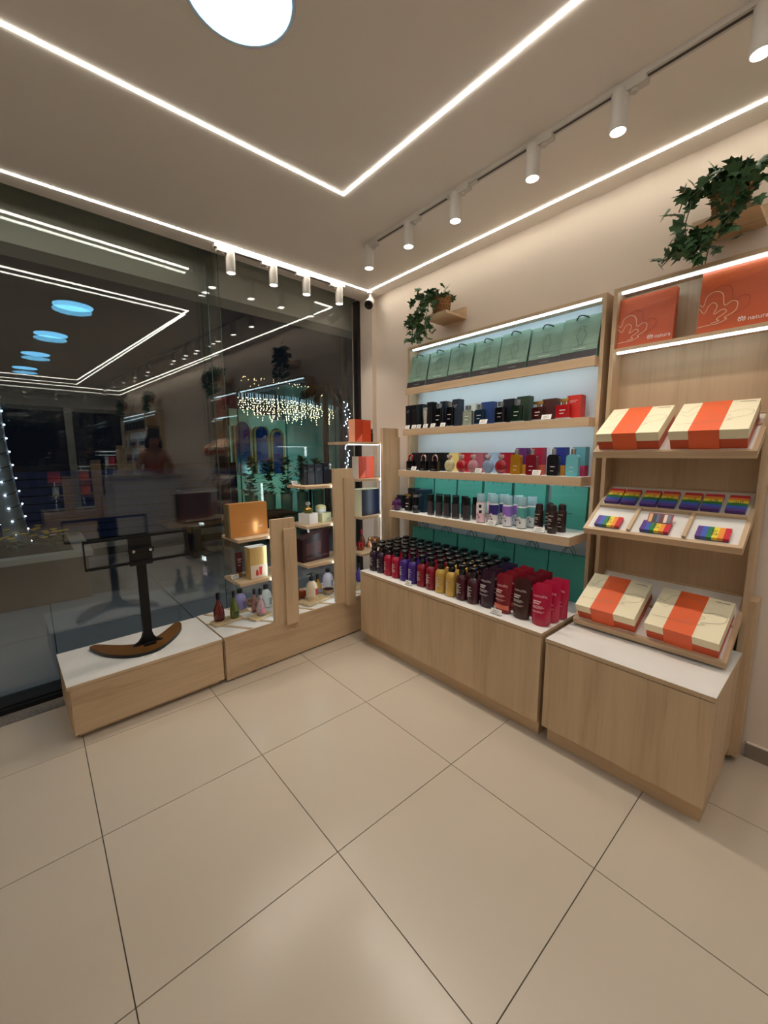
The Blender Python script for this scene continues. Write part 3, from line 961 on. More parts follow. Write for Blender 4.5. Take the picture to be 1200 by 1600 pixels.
ORANGE = mat('orange_kraft', (205, 92, 48), 0.33, noise=0.06, nscale=12, bump=0.4)
def orange_bag(loc, label, rz, w, h):
    d = 0.05
    t = thing('orange_paper_bag', label, 'bag', loc, rz, 'orange paper bags on the display unit')
    inst(shp('orange_bag|%s' % ((w, h),), lambda mb: bag_geo(mb, w, h, d, 0.2), ORANGE, False), 'bag_body', t)
    inst(shp('orange_gusset|%s' % ((w, h),), lambda mb: mb.box(-w/2-0.0012, -d*0.44, 0.002, -w/2-0.0002, d*0.40, h*0.55), cm((222, 200, 156), 0.6), False), 'cream_gusset', t)
    F0 = bag_face(w, h, d)
    F = lambda u, v: F0(u, v)
    def px(p): return (-w/2+0.002+p[0]*w*0.98, p[1]*h)
    inst(shp('lotus|%s' % ((w, h),), lambda mb: (mb.stroke([px(p) for p in smooth_line(LOTUS_OUT)], 0.0026, F), mb.stroke([px(p) for p in smooth_line(LOTUS_IN)], 0.0026, F)), cm((244, 204, 170), 0.5), False), 'lotus_print', t)
    inst(shp('lotus_dark|%s' % ((w, h),), lambda mb: mb.stroke([px((p[0]*1.2+0.05, p[1]*1.12+0.0)) for p in smooth_line(LOTUS_OUT[2:10])], 0.0018, lambda u, v: F0(u, v)), cm((150, 62, 36), 0.5), False), 'lotus_shadow_print', t)
    def logo(mb):
        mb.text('natura', 0.024, lambda x, y: F(x+w*0.335, y+h*0.09))
        ic = [(0, .5), (.15, .9), (.32, .45), (.5, 1.0), (.7, .45), (.88, .85), (1, .4), (.8, .15), (.5, .3), (.2, .1), (0, .5)]
        mb.stroke([(w*0.075+x*0.022, h*0.088+y*0.020) for x, y in smooth_line(ic, 4)], 0.0026, F)
    inst(shp('natura|%s' % ((w, h),), logo, cm((250, 236, 226), 0.5), False), 'logo_print', t)
    return t

def gift_box(M, label, w=0.25, d=0.235, h=0.084):
    t = thing('gift_box', label, 'gift box', M=M, group='cream and orange gift boxes on the slanted trays')
    inst(shp('gift_base', lambda mb: mb.box(0.003, 0.003, 0, w-0.003, d-0.003, h*0.62), cm((196, 78, 40), 0.45), False), 'base', t)
    lid = inst(shp('gift_lid', lambda mb: (mb.box(0, 0, h*0.52, w*0.27, d, h), mb.box(w*0.27, 0, h*0.53, w*0.66, d, h-0.0006), mb.box(w*0.66, 0, h*0.52, w, d, h)), cm((236, 224, 190), 0.5), False), 'lid', t)
    inst(shp('gift_sleeve', lambda mb: mb.box(w*0.27, -0.0012, 0.001, w*0.66, d+0.0012, h+0.0008), cm((228, 98, 52), 0.4), False), 'orange_sleeve', t)
    def art(mb):
        f = lambda u, v: (u, v, h+0.0014)
        mb.stroke([(w*(0.02+p[0]*1.75), d*(0.10+p[1]*1.25)) for p in smooth_line(LOTUS_OUT)], 0.0013, f)
        mb.stroke([(w*(0.02+p[0]*1.75), d*(0.10+p[1]*1.25)) for p in smooth_line(LOTUS_IN)], 0.0009, f)
    inst(shp('gift_art', art, cm((150, 134, 110), 0.6), False), 'line_art', lid)
    inst(shp('gift_text', lambda mb: mb.lines(w*0.76, w*0.95, [d*0.93], 0.003, lambda u, v: (u, v, h+0.0010)), cm((110, 100, 90), 0.6), False), 'print', lid)
    return t

STRIPES = [(96, 66, 140), (70, 98, 186), (52, 128, 74), (240, 218, 70), (240, 150, 64), (206, 48, 62)]
def palette(M, label, group=None, open_lid=False):
    t = thing('rainbow_palette', label, 'palette', M=M, group=group)
    w, d, h = 0.105, 0.063, 0.017
    inst(shp('palette_base', lambda mb: mb.box(-w/2, -d/2, 0, w/2, d/2, h), cm((66, 34, 84), 0.4), False), 'case', t)
    def st(mb):
        for i in range(6):
            mb.m = i
            x0 = -w/2+w*i/6; x1 = x0+w/6
            mb.box(x0-(0.0003 if i == 0 else 0), -d/2-0.0003, 0.0035, x1+(0.0003 if i == 5 else 0), d/2+0.0003, h+0.0004)
    inst(shp('palette_stripes', st, [cm(c, 0.4) for c in STRIPES], False), 'rainbow_print', t)
    inst(shp('palette_text', lambda mb: (mb.text('Eu', 0.018, lambda x, y: (x+0.003, y+0.004, h+0.0008)), mb.text('És', 0.024, lambda x, y: (x+0.006, y-0.016, h+0.0008))), INK, False), 'lettering', t)
    return t
# ================================================================ goods on the right wall
def yy(y, x, xr):
    return y + (x-xr)*(y+2.22)/(xr+1.267)
S1, S2, S3, S4 = [z for _, z in SHELVES]

for k, (y, w, h) in enumerate([(-0.098, .172, .232), (-0.284, .174, .232), (-0.478, .178, .232), (-0.672, .178, .226), (-0.865, .178, .226), (-1.054, .178, .220), (-1.241, .182, .220)]):
    green_bag((0.926+0.007*(k % 2), yy(y, 0.926, 0.905), S1), ('leftmost', 'second from left', 'third from left', 'middle', 'third from right', 'second from right', 'rightmost')[k]+' green paper bag with vase drawing on the top shelf', RW+0.05, w, h)

def C(x, y, w, d, h, col, label, z, **k):
    return carton((x, yy(y, x, k.pop('xr', 0.885)), z), w, d, h, col, label, RW, **k)
# second shelf
BK = (16, 16, 19)
G2 = 'perfume cartons on the second shelf'
C(0.905, -0.040, .050, .05, .172, BK, 'black slim carton at the left end of the perfume shelf', S2, group=G2, lines=(150, 150, 150))
C(0.905, -0.100, .055, .05, .172, BK, 'second black carton from the left end of the perfume shelf', S2, group=G2, lines=(60, 60, 60))
C(0.955, -0.155, .055, .05, .180, BK, 'black carton behind the slim silver perfume bottle', S2, group=G2)
t = thing('slim_perfume_bottle', 'slim tapering silver perfume bottle among black cartons', 'bottle', (0.885, -0.194, S2), RW)
inst(shp('slim_glass', lambda mb: mb.lathe([(0.012, 0), (0.013, 0.01), (0.019, 0.09), (0.021, 0.122), (0.017, 0.126)], 12), cm((222, 218, 204), 0.12, 0.5)), 'glass_body', t)
inst(shp('slim_cap', lambda mb: mb.lathe([(0.020, 0.127), (0.020, 0.14), (0.015, 0.143)], 12), SILVER), 'cap', t)
C(0.905, -0.253, .05, .05, .178, BK, 'black carton right of the slim silver bottle', S2, group=G2, lines=(60, 62, 70))
square_perfume((0.885, -0.318, S2), (10, 10, 12), 'tall black perfume bottle with chrome cap, left of the pair', RW, 0.128, 0.058, 'chrome', None, False, 0.05)
C(0.955, -0.372, .05, .05, .180, (20, 24, 34), 'blue-black carton between the two tall black bottles', S2, group=G2)
square_perfume((0.885, -0.419, S2), (10, 10, 12), 'tall black perfume bottle with chrome cap, right of the pair', RW, 0.128, 0.058, 'chrome', None, False, 0.05)
C(0.915, -0.482, .055, .055, .176, (36, 46, 60), 'slate blue tall carton with small white mark', S2, group=G2, lines=(170, 175, 180))
square_perfume((0.885, -0.564, S2), (196, 206, 186), 'clear pale perfume bottle with silver cap', RW, 0.092, 0.074, 'chrome', None, False, 0.7)
C(0.96, -0.600, .075, .045, .142, (206, 212, 204), 'pale grey carton behind the clear perfume bottle', S2, group=G2)
square_perfume((0.885, -0.656, S2), (24, 46, 66), 'dark blue perfume bottle with silver cap', RW, 0.092, 0.076, 'chrome', None, False, 0.3)
C(0.96, -0.722, .085, .05, .142, (40, 62, 112), 'royal blue perfume carton behind the dark blue bottle', S2, group=G2)
square_perfume((0.885, -0.805, S2), (14, 16, 22), 'blue-black square perfume bottle with silver cap', RW, 0.094, 0.070, 'chrome', None, False, 0.2)
C(0.96, -0.867, .070, .05, .145, (20, 24, 32), 'black carton behind the blue-black perfume bottle', S2, group=G2)
square_perfume((0.885, -0.915, S2), (20, 42, 28), 'dark green square perfume bottle with silver cap', RW, 0.094, 0.076, 'chrome', None, False, 0.25)
C(0.96, -0.962, .078, .05, .150, (44, 60, 42), 'olive green carton behind the dark green bottle', S2, group=G2)
square_perfume((0.885, -1.045, S2), (62, 22, 20), 'brown perfume bottle with wide gold cap', RW, 0.074, 0.072, 'gold', None, True, 0.2)
C(0.96, -1.117, .080, .05, .120, (74, 36, 34), 'dark brown carton behind the gold capped brown bottle', S2, group=G2)
square_perfume((0.885, -1.185, S2), (190, 30, 34), 'red perfume bottle with wide gold cap', RW, 0.074, 0.076, 'gold', None, True, 0.25)
C(0.945, -1.250, .070, .06, .122, (205, 52, 44), 'bright red carton at the right end of the perfume shelf', S2, group=G2, lines=(240, 200, 190))
for k, (y, l) in enumerate([(-.035, 'black slim carton'), (-.10, 'second black carton'), (-.150, 'rear black carton'), (-.215, 'slim silver bottle'), (-.285, 'left tall black bottle'), (-.375, 'right tall black bottle'), (-.700, 'dark blue bottle'), (-1.105, 'brown carton')]):
    price_tag((0.855, y, S2), 'white price tag on the second shelf in front of the '+l, RW, 0.042 if k < 6 else 0.055)
# third shelf
G3 = 'perfume cartons on the third shelf'
padlock((0.84, -0.092, S3), (150, 40, 50), 'black padlock shaped perfume with red shackle', RW)
padlock((0.84, -0.220, S3), (210, 180, 176), 'black padlock shaped perfume with pale shackle, second from left', RW)
padlock((0.84, -0.327, S3), (210, 180, 176), 'black padlock shaped perfume with pale shackle, third from left', RW)
for k, y in enumerate((-0.165, -0.275, -0.385)):
    C(0.93, y, .092, .06, .126, (14, 13, 16), ('left', 'middle', 'right')[k]+' black carton behind the padlock perfumes', S3, group=G3, xr=0.85)
RP = [(-0.456, (222, 214, 170), 'pale yellow', (238, 214, 140)), (-0.555, (186, 30, 44), 'red, left of the pink one', (184, 30, 44)), (-0.648, (206, 150, 158), 'pink', (176, 96, 110)), (-0.758, (146, 168, 196), 'blue-grey', (160, 186, 214)), (-0.848, (170, 40, 52), 'dark red, right of the blue-grey one', (160, 26, 44))]
for y, c, n, bc in RP:
    round_perfume((0.84, y, S3), c, 'round '+n+' glass perfume bottle' if ',' not in n else 'round perfume bottle, '+n, RW, 'round perfume bottles')
    C(0.925, y-0.045, .082, .05, .124, bc, 'carton behind the round '+n.split(',')[0]+' perfume'+(', right end' if 'dark' in n else ''), S3, group=G3, xr=0.85)
FP = [(-0.950, (206, 150, 40), 'amber', (98, 44, 112), (226, 170, 60), 0.5), (-1.046, (112, 20, 34), 'wine red', (168, 32, 62), (214, 96, 60), 0.0), (-1.170, (14, 14, 22), 'navy black', (42, 56, 140), (214, 150, 60), 0.0), (-1.272, (104, 178, 188), 'turquoise', (96, 160, 176), (186, 62, 104), 0.0)]
for y, c, n, bc, bd, tr in FP:
    flask_perfume((0.84, y, S3), c, n+' rectangular flask perfume with silver cap', RW, 'flask perfumes on the third shelf', tr)
    C(0.905, y-0.033, .066, .05, .150, bc, 'two-coloured carton behind the '+n+' flask perfume', S3, group=G3, xr=0.85, band=bd, bandh=0.055)
for y, l in ((-.145, 'red shackled padlock perfume'), (-.705, 'pink round perfume'), (-1.087, 'wine red flask perfume')):
    price_tag((0.812, y, S3), 'white price tag on the third shelf by the '+l, RW, 0.048)
# fourth shelf
GT4 = 'teal paper bags on the lowest shelf'
for k, y in enumerate([-0.110, -0.322, -0.534, -0.752, -0.972, -1.206]):
    teal_bag((0.972, y, S4), ORD[k]+' teal bag from the left standing on the lowest shelf', RW, 0.200, 0.232, GT4)
t = thing('round_perfume_bottle', 'purple faceted ball perfume bottle at the left end of the lowest shelf', 'bottle', (0.760, -0.030, S4), RW)
inst(shp('ball_glass', lambda mb: mb.lathe([(0.018, 0), (0.034, 0.014), (0.041, 0.038), (0.036, 0.062), (0.022, 0.078), (0.012, 0.082)], 9), cm((74, 30, 82), 0.12, trans=0.15, coat=0.5), False), 'glass_body', t)
inst(shp('ball_cap', lambda mb: mb.lathe([(0.014, 0.082), (0.014, 0.094)], 9), cm((60, 24, 70), 0.2)), 'cap', t)
inst(shp('ball_label', lambda mb: mb.quadpts([(-0.008, -0.0405, 0.020), (0.008, -0.0405, 0.020), (0.008, -0.0412, 0.040), (-0.008, -0.0412, 0.040)]), cm((190, 130, 120), 0.5), False), 'label', t)
C(0.868, -0.060, .06, .05, .100, (18, 16, 22), 'black carton behind the purple ball perfume', S4, xr=0.78)
square_perfume((0.775, -0.135, S4), (24, 18, 22), 'dark bottle with gold cap beside the purple ball perfume', RW, 0.096, 0.062, 'gold', None, True, 0.1)
C(0.87, -0.185, .075, .05, .162, (22, 26, 38), 'black upright carton behind the small black ball bottle', S4, xr=0.78)
t = thing('round_perfume_bottle', 'black ball perfume bottle with tall silver banded cap', 'bottle', (0.768, -0.218, S4), RW)
inst(shp('ball2', lambda mb: mb.lathe([(0.022, 0), (0.030, 0.012), (0.032, 0.028), (0.027, 0.046), (0.017, 0.055)], 14), cm((16, 16, 22), 0.08, trans=0.1, coat=0.5)), 'glass_body', t)
inst(shp('ball2_cap', lambda mb: mb.lathe([(0.019, 0.055), (0.021, 0.13), (0.017, 0.143)], 14), cm((14, 14, 18), 0.15)), 'cap', t)
inst(shp('ball2_band', lambda mb: mb.lathe([(0.0215, 0.112), (0.0215, 0.130)], 14), SILVER), 'silver_band', t)
C(0.856, -0.282, .085, .09, .160, (24, 44, 62), 'navy blue square carton on the lowest shelf', S4, xr=0.78, lines=(140, 150, 160))
GC = 'black capped cologne bottles on the lowest shelf'
for k, y in enumerate((-.370, -.444, -.514, -.584, -.672)):
    body_tube((0.765, y+0.008, S4), 'black capped smoky cologne bottle, front row, '+ORD[k]+' from left', RW, GC)
for k, y in enumerate((-.424, -.490, -.562, -.637, -.722)):
    body_tube((0.835, yy(y, 0.835, 0.78), S4), 'black capped smoky cologne bottle, back row, '+ORD[k]+' from left', RW, GC)
SPC = [((238, 232, 232), (236, 196, 204), 'cow-spotted pink'), ((62, 48, 120), (232, 226, 222), 'indigo'), ((150, 112, 196), (228, 224, 232), 'lilac'), ((92, 164, 160), (226, 228, 226), 'sea green')]
for k, (y, yb) in enumerate([(-.780, -.832), (-.869, -.918), (-.961, -1.007), (-1.051, -1.092)]):
    for row, (x, q) in enumerate(((0.762, y+0.008), (0.832, yy(yb, 0.832, 0.78)))):
        o = body_spray((x, q, S4), SPC[k][0], SPC[k][1], ('front ', 'rear ')[row]+SPC[k][2]+' body spray with clear blue cap', RW, 'body sprays on the lowest shelf')
        if k == 0:
            inst(shp('cow_spots', lambda mb: (mb.arcband(0.0281, 0.092, 0.112, 0.1, 0.7), mb.arcband(0.0281, 0.060, 0.078, 0.2, 0.8)), BLACK, False), 'black_spots', o)
GD = 'dark brown deodorant cans'
for (x, y), l in zip(((0.76, -1.145), (0.755, -1.222), (0.835, -1.165), (0.825, -1.238)), ('front left', 'front right', 'rear left', 'rear right')):
    deodorant((x, y, S4), l+' dark brown deodorant can on the lowest shelf', RW, GD)
price_tag((0.724, -0.872, S4), 'white price tag on the lowest shelf by the indigo body spray', RW, 0.055)
price_tag((0.724, -1.165, S4), 'white price tag on the lowest shelf by the deodorant cans', RW, 0.060)

# ---------------------------------------------------------------- cabinet one
ZC = 0.532
COLS = [((42, 22, 44), 'plum black'), ((42, 22, 44), 'plum black'), ((166, 22, 54), 'crimson'), ((166, 22, 54), 'crimson'), ((66, 38, 124), 'violet'), ((66, 38, 124), 'violet'),
        ((132, 20, 38), 'wine red'), ((132, 20, 38), 'wine red'), ((206, 166, 82), 'gold'), ((206, 166, 82), 'gold'), ((72, 22, 32), 'dark maroon'), ((64, 20, 34), 'dark maroon')]
for i, (c, n) in enumerate(COLS):
    for r in range(5):
        y = -0.067-0.0775*i
        x = 0.508+0.078*r
        col = c if r < 3 or i not in (3, 5) else (150, 22, 52)
        nm = n if col == c else 'crimson'
        pump_bottle((x, y+random.uniform(-.002, .002), ZC), col, '%s lotion bottle in row %s from the front, %s column from the corner' % (nm, ('one', 'two', 'three', 'four', 'five')[r], ORD[i]), 'lotion bottles on the low cabinet', RW+random.uniform(-.25, .25), pump=not (i == 0 and r == 0))
PC = [(-1.004, (50, 26, 42), 'plum', 4, None, (210, 196, 200)), (-1.104, (128, 24, 36), 'red', 4, (226, 120, 92), (226, 180, 176)), (-1.207, (62, 28, 28), 'brown', 4, None, (206, 190, 184)), (-1.312, (178, 16, 60), 'pink', 3, None, (236, 180, 194))]
for y, c, n, k, acc, ln in PC:
    for r in range(k):
        cc = c
        if n == 'brown' and r > 0: cc = (104, 20, 32)
        if n == 'plum' and r > 1: cc = (36, 26, 52)
        pouch((0.512+0.07*r+(0.004 if n != 'pink' else 0), y-(0.008*r if n == 'pink' else 0), ZC), cc, '%s refill pouch, %s from the front of its file' % (n, ORD[r]) if r else 'front %s refill pouch facing the shop' % n, 'refill pouches on the low cabinet', RW+random.uniform(-.06, .06)+(0.10 if n == 'pink' else 0), True, acc, ln)
price_tag((0.445, -0.468, ZC), 'white price tag on the low cabinet by the violet bottles', RW, 0.05)
price_tag((0.452, -1.100, ZC), 'white price tag on the low cabinet by the red pouch', RW, 0.062)
GT5 = 'teal paper bags standing behind the lotion bottles'
for k, y in enumerate([-0.127, -0.350, -0.572, -0.794, -1.014, -1.232]):
    teal_bag((0.945, y, ZC), ORD[k]+' teal bag from the left on the cabinet behind the bottles', RW, 0.212, 0.258, GT5)

# ---------------------------------------------------------------- display unit
orange_bag((0.945, -1.522, 1.838), 'smaller orange natura paper bag with lotus drawing', RW, 0.228, 0.226)
orange_bag((0.945, -1.838, 1.838), 'larger orange natura paper bag under the second ivy plant', RW, 0.232, 0.252)
def on_tray(M, lx, ly, lz=0.0085, rz=0.0):
    return M @ Matrix.Translation((lx, ly, lz)) @ Matrix.Rotation(rz, 4, 'Z')
gift_box(on_tray(MA, 0.016+0.002, 0.018), 'gift box on the left of the upper tray')
gift_box(on_tray(MA, 0.302, 0.018), 'gift box on the right of the upper tray')
gift_box(on_tray(MC, 0.017, 0.018), 'gift box on the left of the lower tray')
gift_box(on_tray(MC, 0.306, 0.018, rz=-0.03), 'gift box on the right of the lower tray')
GP = 'rainbow eyeshadow palettes'
for k, y in enumerate((-1.460, -1.531, -1.614, -1.686, -1.768, -1.842, -1.924)):
    palette(on_tray(MBm, -1.402-y, 0.252, rz=PI/2), ORD[k]+' rainbow palette from the left in the upper row', GP)
for y, l in ((-1.500, 'left'), (-1.688, 'middle'), (-1.884, 'right')):
    palette(on_tray(MBm, -1.402-y, 0.055), 'rainbow palette lying in the '+l+' lower compartment', GP)
t = thing('opened_palette', 'opened palette showing six eyeshadow pans on top of the middle palette', 'palette', M=on_tray(MBm, 0.292, 0.098, 0.027) @ Matrix.Rotation(0.35, 4, 'X'))
inst(shp('open_case', lambda mb: mb.box(-0.045, -0.026, 0, 0.045, 0.026, 0.008), cm((176, 40, 52), 0.4), False), 'case', t)
inst(shp('open_inner', lambda mb: mb.box(-0.042, -0.023, 0.008, 0.042, 0.023, 0.0086), cm((34, 26, 36), 0.3), False), 'inner_tray', t)
for i, c in enumerate([(236, 176, 120), (44, 48, 42), (84, 92, 120), (110, 30, 44), (236, 206, 186), (110, 108, 124)]):
    inst(shp('pan|%d' % i, lambda mb: mb.box(-0.006, -0.020, 0.0086, 0.006, 0.020, 0.0094), cm(c, 0.5), False), 'eyeshadow_pan', t, (-0.0345+0.0138*i, 0, 0))

# ================================================================ ivy plants on wall brackets
LEAFM = mat('ivy_leaf', (64, 96, 60), 0.45, noise=0.3, nscale=25)
STEMM = mat('ivy_stem', (92, 96, 58), 0.6)
BASKET = mat('wicker', (150, 106, 66), 0.7, noise=0.25, nscale=60)
def leaf_geo(mb):
    out = [(0, -0.05), (0.22, -0.16), (0.46, 0.02), (0.30, 0.20), (0.52, 0.50), (0.22, 0.52), (0.0, 1.0), (-0.22, 0.52), (-0.52, 0.50), (-0.30, 0.20), (-0.46, 0.02), (-0.22, -0.16)]
    b = len(mb.v)
    mb.v.append(Vector((0, 0.22, 0.03)))
    for x, y in out:
        mb.v.append(Vector((x, y, -0.10*abs(x)-0.12*max(0, y-0.3)**2)))
    for i in range(12):
        mb.face(b, b+1+i, b+1+(i+1) % 12)
    # thickness
    c = len(mb.v)
    for i in range(13):
        mb.v.append(mb.v[b+i]-Vector((0, 0, 0.012)))
    for i in range(12):
        mb.face(c, c+1+(i+1) % 12, c+1+i)
        j = (i+1) % 12
        mb.face(b+1+i, c+1+i, c+1+j, b+1+j)
def rotm(d, twist):
    q = Vector(d).to_track_quat('Y', 'Z').to_matrix().to_4x4()
    return q @ Matrix.Rotation(twist, 4, 'Y')

def ivy(y0, zs, label, seed, nleaf, trail, joined=False, fan=1.0, short=None):
    short = short or label
    """plant on a small bracket at (wall, y0, zs): shelf top height zs"""
    rnd = random.Random(seed)
    br = thing('wall_bracket_shelf', 'small oak wall bracket under the '+short, 'shelf', (0.92, y0, zs-0.02))
    part(MB().box(0.82, y0-0.095, zs-0.016, XW, y0+0.105, zs), 'board', WOOD_Y, br)
    part(MB().box(XW-0.016, y0-0.095, zs, XW, y0+0.105, zs+0.06), 'upright', WOOD_Y, br)
    t = thing('ivy_plant', label, 'plant', (0.885, y0, zs+0.0005), 0, 'trailing ivy plants on the right wall')
    def pot(mb):
        mb.lathe([(0.046, 0), (0.050, 0.01), (0.062, 0.10), (0.062, 0.108), (0.052, 0.108), (0.050, 0.09)], 18)
    inst(shp('ivy_pot', pot, BASKET), 'basket', t)
    def weave(mb):
        for j in range(6):
            z = 0.012+j*0.0165; r = 0.050+0.012*(z/0.1)
            for i in range(18):
                a = 2*PI*(i+(j % 2)*0.5)/18
                mb.lathe([(0.002, -0.006), (0.0078, 0), (0.002, 0.006)], 5, (r*math.cos(a), r*math.sin(a), z+0.006))
    o = inst(shp('ivy_weave', weave, BASKET), 'woven_bumps', t)
    o['kind'] = 'stuff'
    leaves = []
    stems = MB()
    for (pts, k) in trail:
        path = smooth_line(pts, 5)
        path = [Vector(p) for p in path]
        stems.tube(path, 0.0022, 5)
        for i in range(int(k*1.6)):
            q = path[int(rnd.uniform(0.05, 1)*(len(path)-1))]
            ang = rnd.uniform(0, 2*PI)
            off = Vector((rnd.uniform(-0.035, 0.012), rnd.uniform(-0.04, 0.04)*fan, rnd.uniform(-0.03, 0.03)))
            d = Vector((rnd.uniform(-0.8, 0.1), rnd.uniform(-0.9, 0.9)*fan, rnd.uniform(-1.0, 0.35)))
            leaves.append((q+off, d, rnd.uniform(-1.0, 1.0), rnd.uniform(0.036, 0.058)))
    for i in range(nleaf):
        a = rnd.uniform(0, 2*PI); r = rnd.uniform(0.01, 0.075)
        p = Vector((r*math.cos(a)-0.01, r*math.sin(a), rnd.uniform(0.085, 0.16)))
        d = Vector((math.cos(a)-0.5, math.sin(a), rnd.uniform(-0.5, 1.0)))
        leaves.append((p, d, rnd.uniform(-1.1, 1.1), rnd.uniform(0.038, 0.058)))
    part(stems, 'stems', STEMM, t, True, world=False)
    lm = shp('ivy_leaf', leaf_geo, LEAFM, False)
    if joined:
        mb = MB()
        for p, d, tw, s in leaves:
            st = len(mb.v); leaf_geo(mb)
            mb.xf(Matrix.Translation(p) @ rotm(d, tw) @ Matrix.Scale(s, 4), st)
        f = part(mb, 'foliage', LEAFM, t, world=False); f['kind'] = 'stuff'
    else:
        for p, d, tw, s in leaves:
            o = inst(lm, 'leaf', t, p, rotm(d, tw).to_euler(), (s, s, s))
    return t
TR1 = [([(0, 0.03, .10), (-.05, 0.10, .13), (-.07, .17, .04), (-.075, .19, -.06), (-.07, .20, -.16)], 26),
       ([(0, 0.0, .10), (-.06, 0.06, .12), (-.085, .10, 0.0), (-.085, .12, -.10), (-.075, .13, -.185)], 30),
       ([(0, 0.02, .10), (-.07, .02, .10), (-.10, .04, 0.0), (-.095, .06, -.08), (-.08, .05, -.15)], 20),
       ([(0, 0.02, .10), (-.06, .14, .14), (-.06, .24, .10)], 7),
       ([(-.08, .10, -.06), (-.09, .00, -.09), (-.09, -.02, -.10)], 5)]
ivy(-0.325, 2.250, 'trailing ivy in a wicker pot near the corner above the green bags', 3, 34, TR1, short='ivy near the corner')
TR2 = [([(0, 0.03, .10), (-.07, 0.08, .12), (-.09, .12, .0), (-.085, .10, -.10), (-.06, .07, -.17)], 26),
       ([(0, 0.0, .10), (-.08, -0.02, .12), (-.10, -.02, 0.0), (-.09, .03, -.10), (-.06, .05, -.17)], 26),
       ([(0, -0.02, .10), (-.07, -.08, .10), (-.10, -.06, 0.0), (-.08, -.01, -.09)], 20),
       ([(-.08, .10, -.05), (-.08, .15, -.10), (-.06, .20, -.13)], 9),
       ([(0, .02, .10), (-.06, .12, .12), (-.08, .15, .05)], 12)]
ivy(-1.800, 2.252, 'bushy ivy plant above the orange bags', 8, 85, TR2)
# ================================================================ screen stand on the low display box
WR = ANG
def tw(name, label, cat, s, t, z, rz=0.0, group=None):
    return thing(name, label, cat, L(s, t, z), WR+rz, group)
t = tw('screen_stand', 'black screen stand with curved wooden foot and empty mounting frame', 'stand', 0.39, 0.222, 0.282)
def crescent(mb, z0, z1, grow=1.0):
    # crescent foot: outer arc bulges to the room, rounded tips point at the glass
    out = [(-.222, .383), (-.234, .362), (-.213, .282), (-.181, .208), (-.122, .135), (-.064, .099), (-.008, .090), (.050, .106), (.112, .158), (.173, .228), (.214, .297), (.234, .372), (.222, .396)]
    inn = [(.200, .388), (.140, .323), (.070, .258), (-.003, .229), (-.068, .249), (-.128, .299), (-.196, .378)]
    pts = [((x*grow)-0.015, (t_-0.24)*grow+0.24-0.222) for x, t_ in smooth_line(out, 3)+smooth_line(inn, 3)]
    mb.prism(pts, z0, z1)
SW = mat('stained_wood', (104, 68, 28), 0.35, noise=0.15, nscale=18)
m = MB(); crescent(m, 0.0, 0.017, 1.012); part(m, 'foot_edge', BLACK, t, world=False)
m = MB(); crescent(m, 0.017, 0.0195); part(m, 'foot_top', SW, t, world=False)
m = MB()
m.prism([(-0.021, -0.030), (0.021, -0.030), (0.021, 0.002), (-0.021, 0.002)], 0.0195, 0.62)
part(m, 'pole', BLACKMETAL, t, world=False)
def gus(mb, sgn):
    prof = [(0.021, 0.0195), (0.075, 0.0195), (0.045, 0.035), (0.03, 0.055), (0.021, 0.085)]
    b = len(mb.v)
    for y in (-0.027, -0.001):
        mb.v += [Vector((sgn*x, y, z)) for x, z in prof]
    mb.face(*[b+i for i in range(5)]); mb.face(*[b+5+i for i in reversed(range(5))])
    for i in range(5):
        j = (i+1) % 5
        mb.face(b+i, b+5+i, b+5+j, b+j)
for s_ in (-1, 1):
    m = MB(); gus(m, s_); part(m, 'gusset', BLACKMETAL, t, world=False)
m = MB(); m.prism([(-0.02, -0.030), (-0.03, -0.062), (0.03, -0.062), (0.02, -0.030)], 0.0195, 0.03); part(m, 'gusset', BLACKMETAL, t, world=False)
m = MB().box(-0.058, -0.042, 0.475, 0.052, -0.031, 0.640); part(m, 'mount_plate', BLACK, t, world=False)
fr = part(MB().box(-0.062, -0.066, 0.545, 0.056, -0.042, 0.572), 'clamp_bar', BLACKMETAL, t, world=False)
for x in (-0.040, 0.040):
    part(MB().lathe([(0.008, 0), (0.008, 0.006), (0.005, 0.009)], 12).xf(Matrix.Translation((x, -0.066, 0.558)) @ Matrix.Rotation(PI/2, 4, 'X')), 'bolt', CHROME, fr, world=False)
for z in (0.494, 0.634):
    part(MB().box(-0.252, -0.050, z-0.007, 0.238, -0.036, z+0.007), 'frame_rail', BLACKMETAL, t, world=False)
for x, wd in ((-0.252, 0.006), (0.226, 0.012)):
    part(MB().box(x, -0.052, 0.487, x+wd, -0.032, 0.641), 'frame_upright', BLACKMETAL, t, world=False)
t = tw('paper_note', 'small white paper note lying beside the curved foot', 'paper', 0.36, 0.072, 0.2824, -0.1)
part(MB().box(-0.034, -0.016, 0, 0.034, 0.016, 0.0006), 'sheet', PAPER, t, world=False)
part(MB().lines(-0.026, 0.022, [0.008, 0.002, -0.004, -0.009], 0.0016, lambda u, v: (u, v, 0.0008)), 'print', mat('grey_ink', (84, 86, 94), 0.7), t, world=False)

# ================================================================ goods on the window display
TOP = 0.2896
def board(s, t_, w, d, label, rz=0.0, h=0.012):
    o = tw('serving_board', label, 'board', s, t_, TOP, rz)
    part(MB().rbox(w, d, h, 0.012), 'board_body', WOOD_RAW, o, world=False)
    return o
BH = TOP+0.0125
board(0.840, 0.222, 0.185, 0.085, 'raw wood board under the red and green glass bottles', 0.12)
board(1.030, 0.140, 0.150, 0.090, 'raw wood board under the pink clear bottle', 0.25)
board(1.450, 0.135, 0.220, 0.120, 'raw wood board under the cream pump bottle', 0.2)
board(1.875, 0.145, 0.15, 0.09, 'raw wood board near the corner under the last shelves', 0.2)

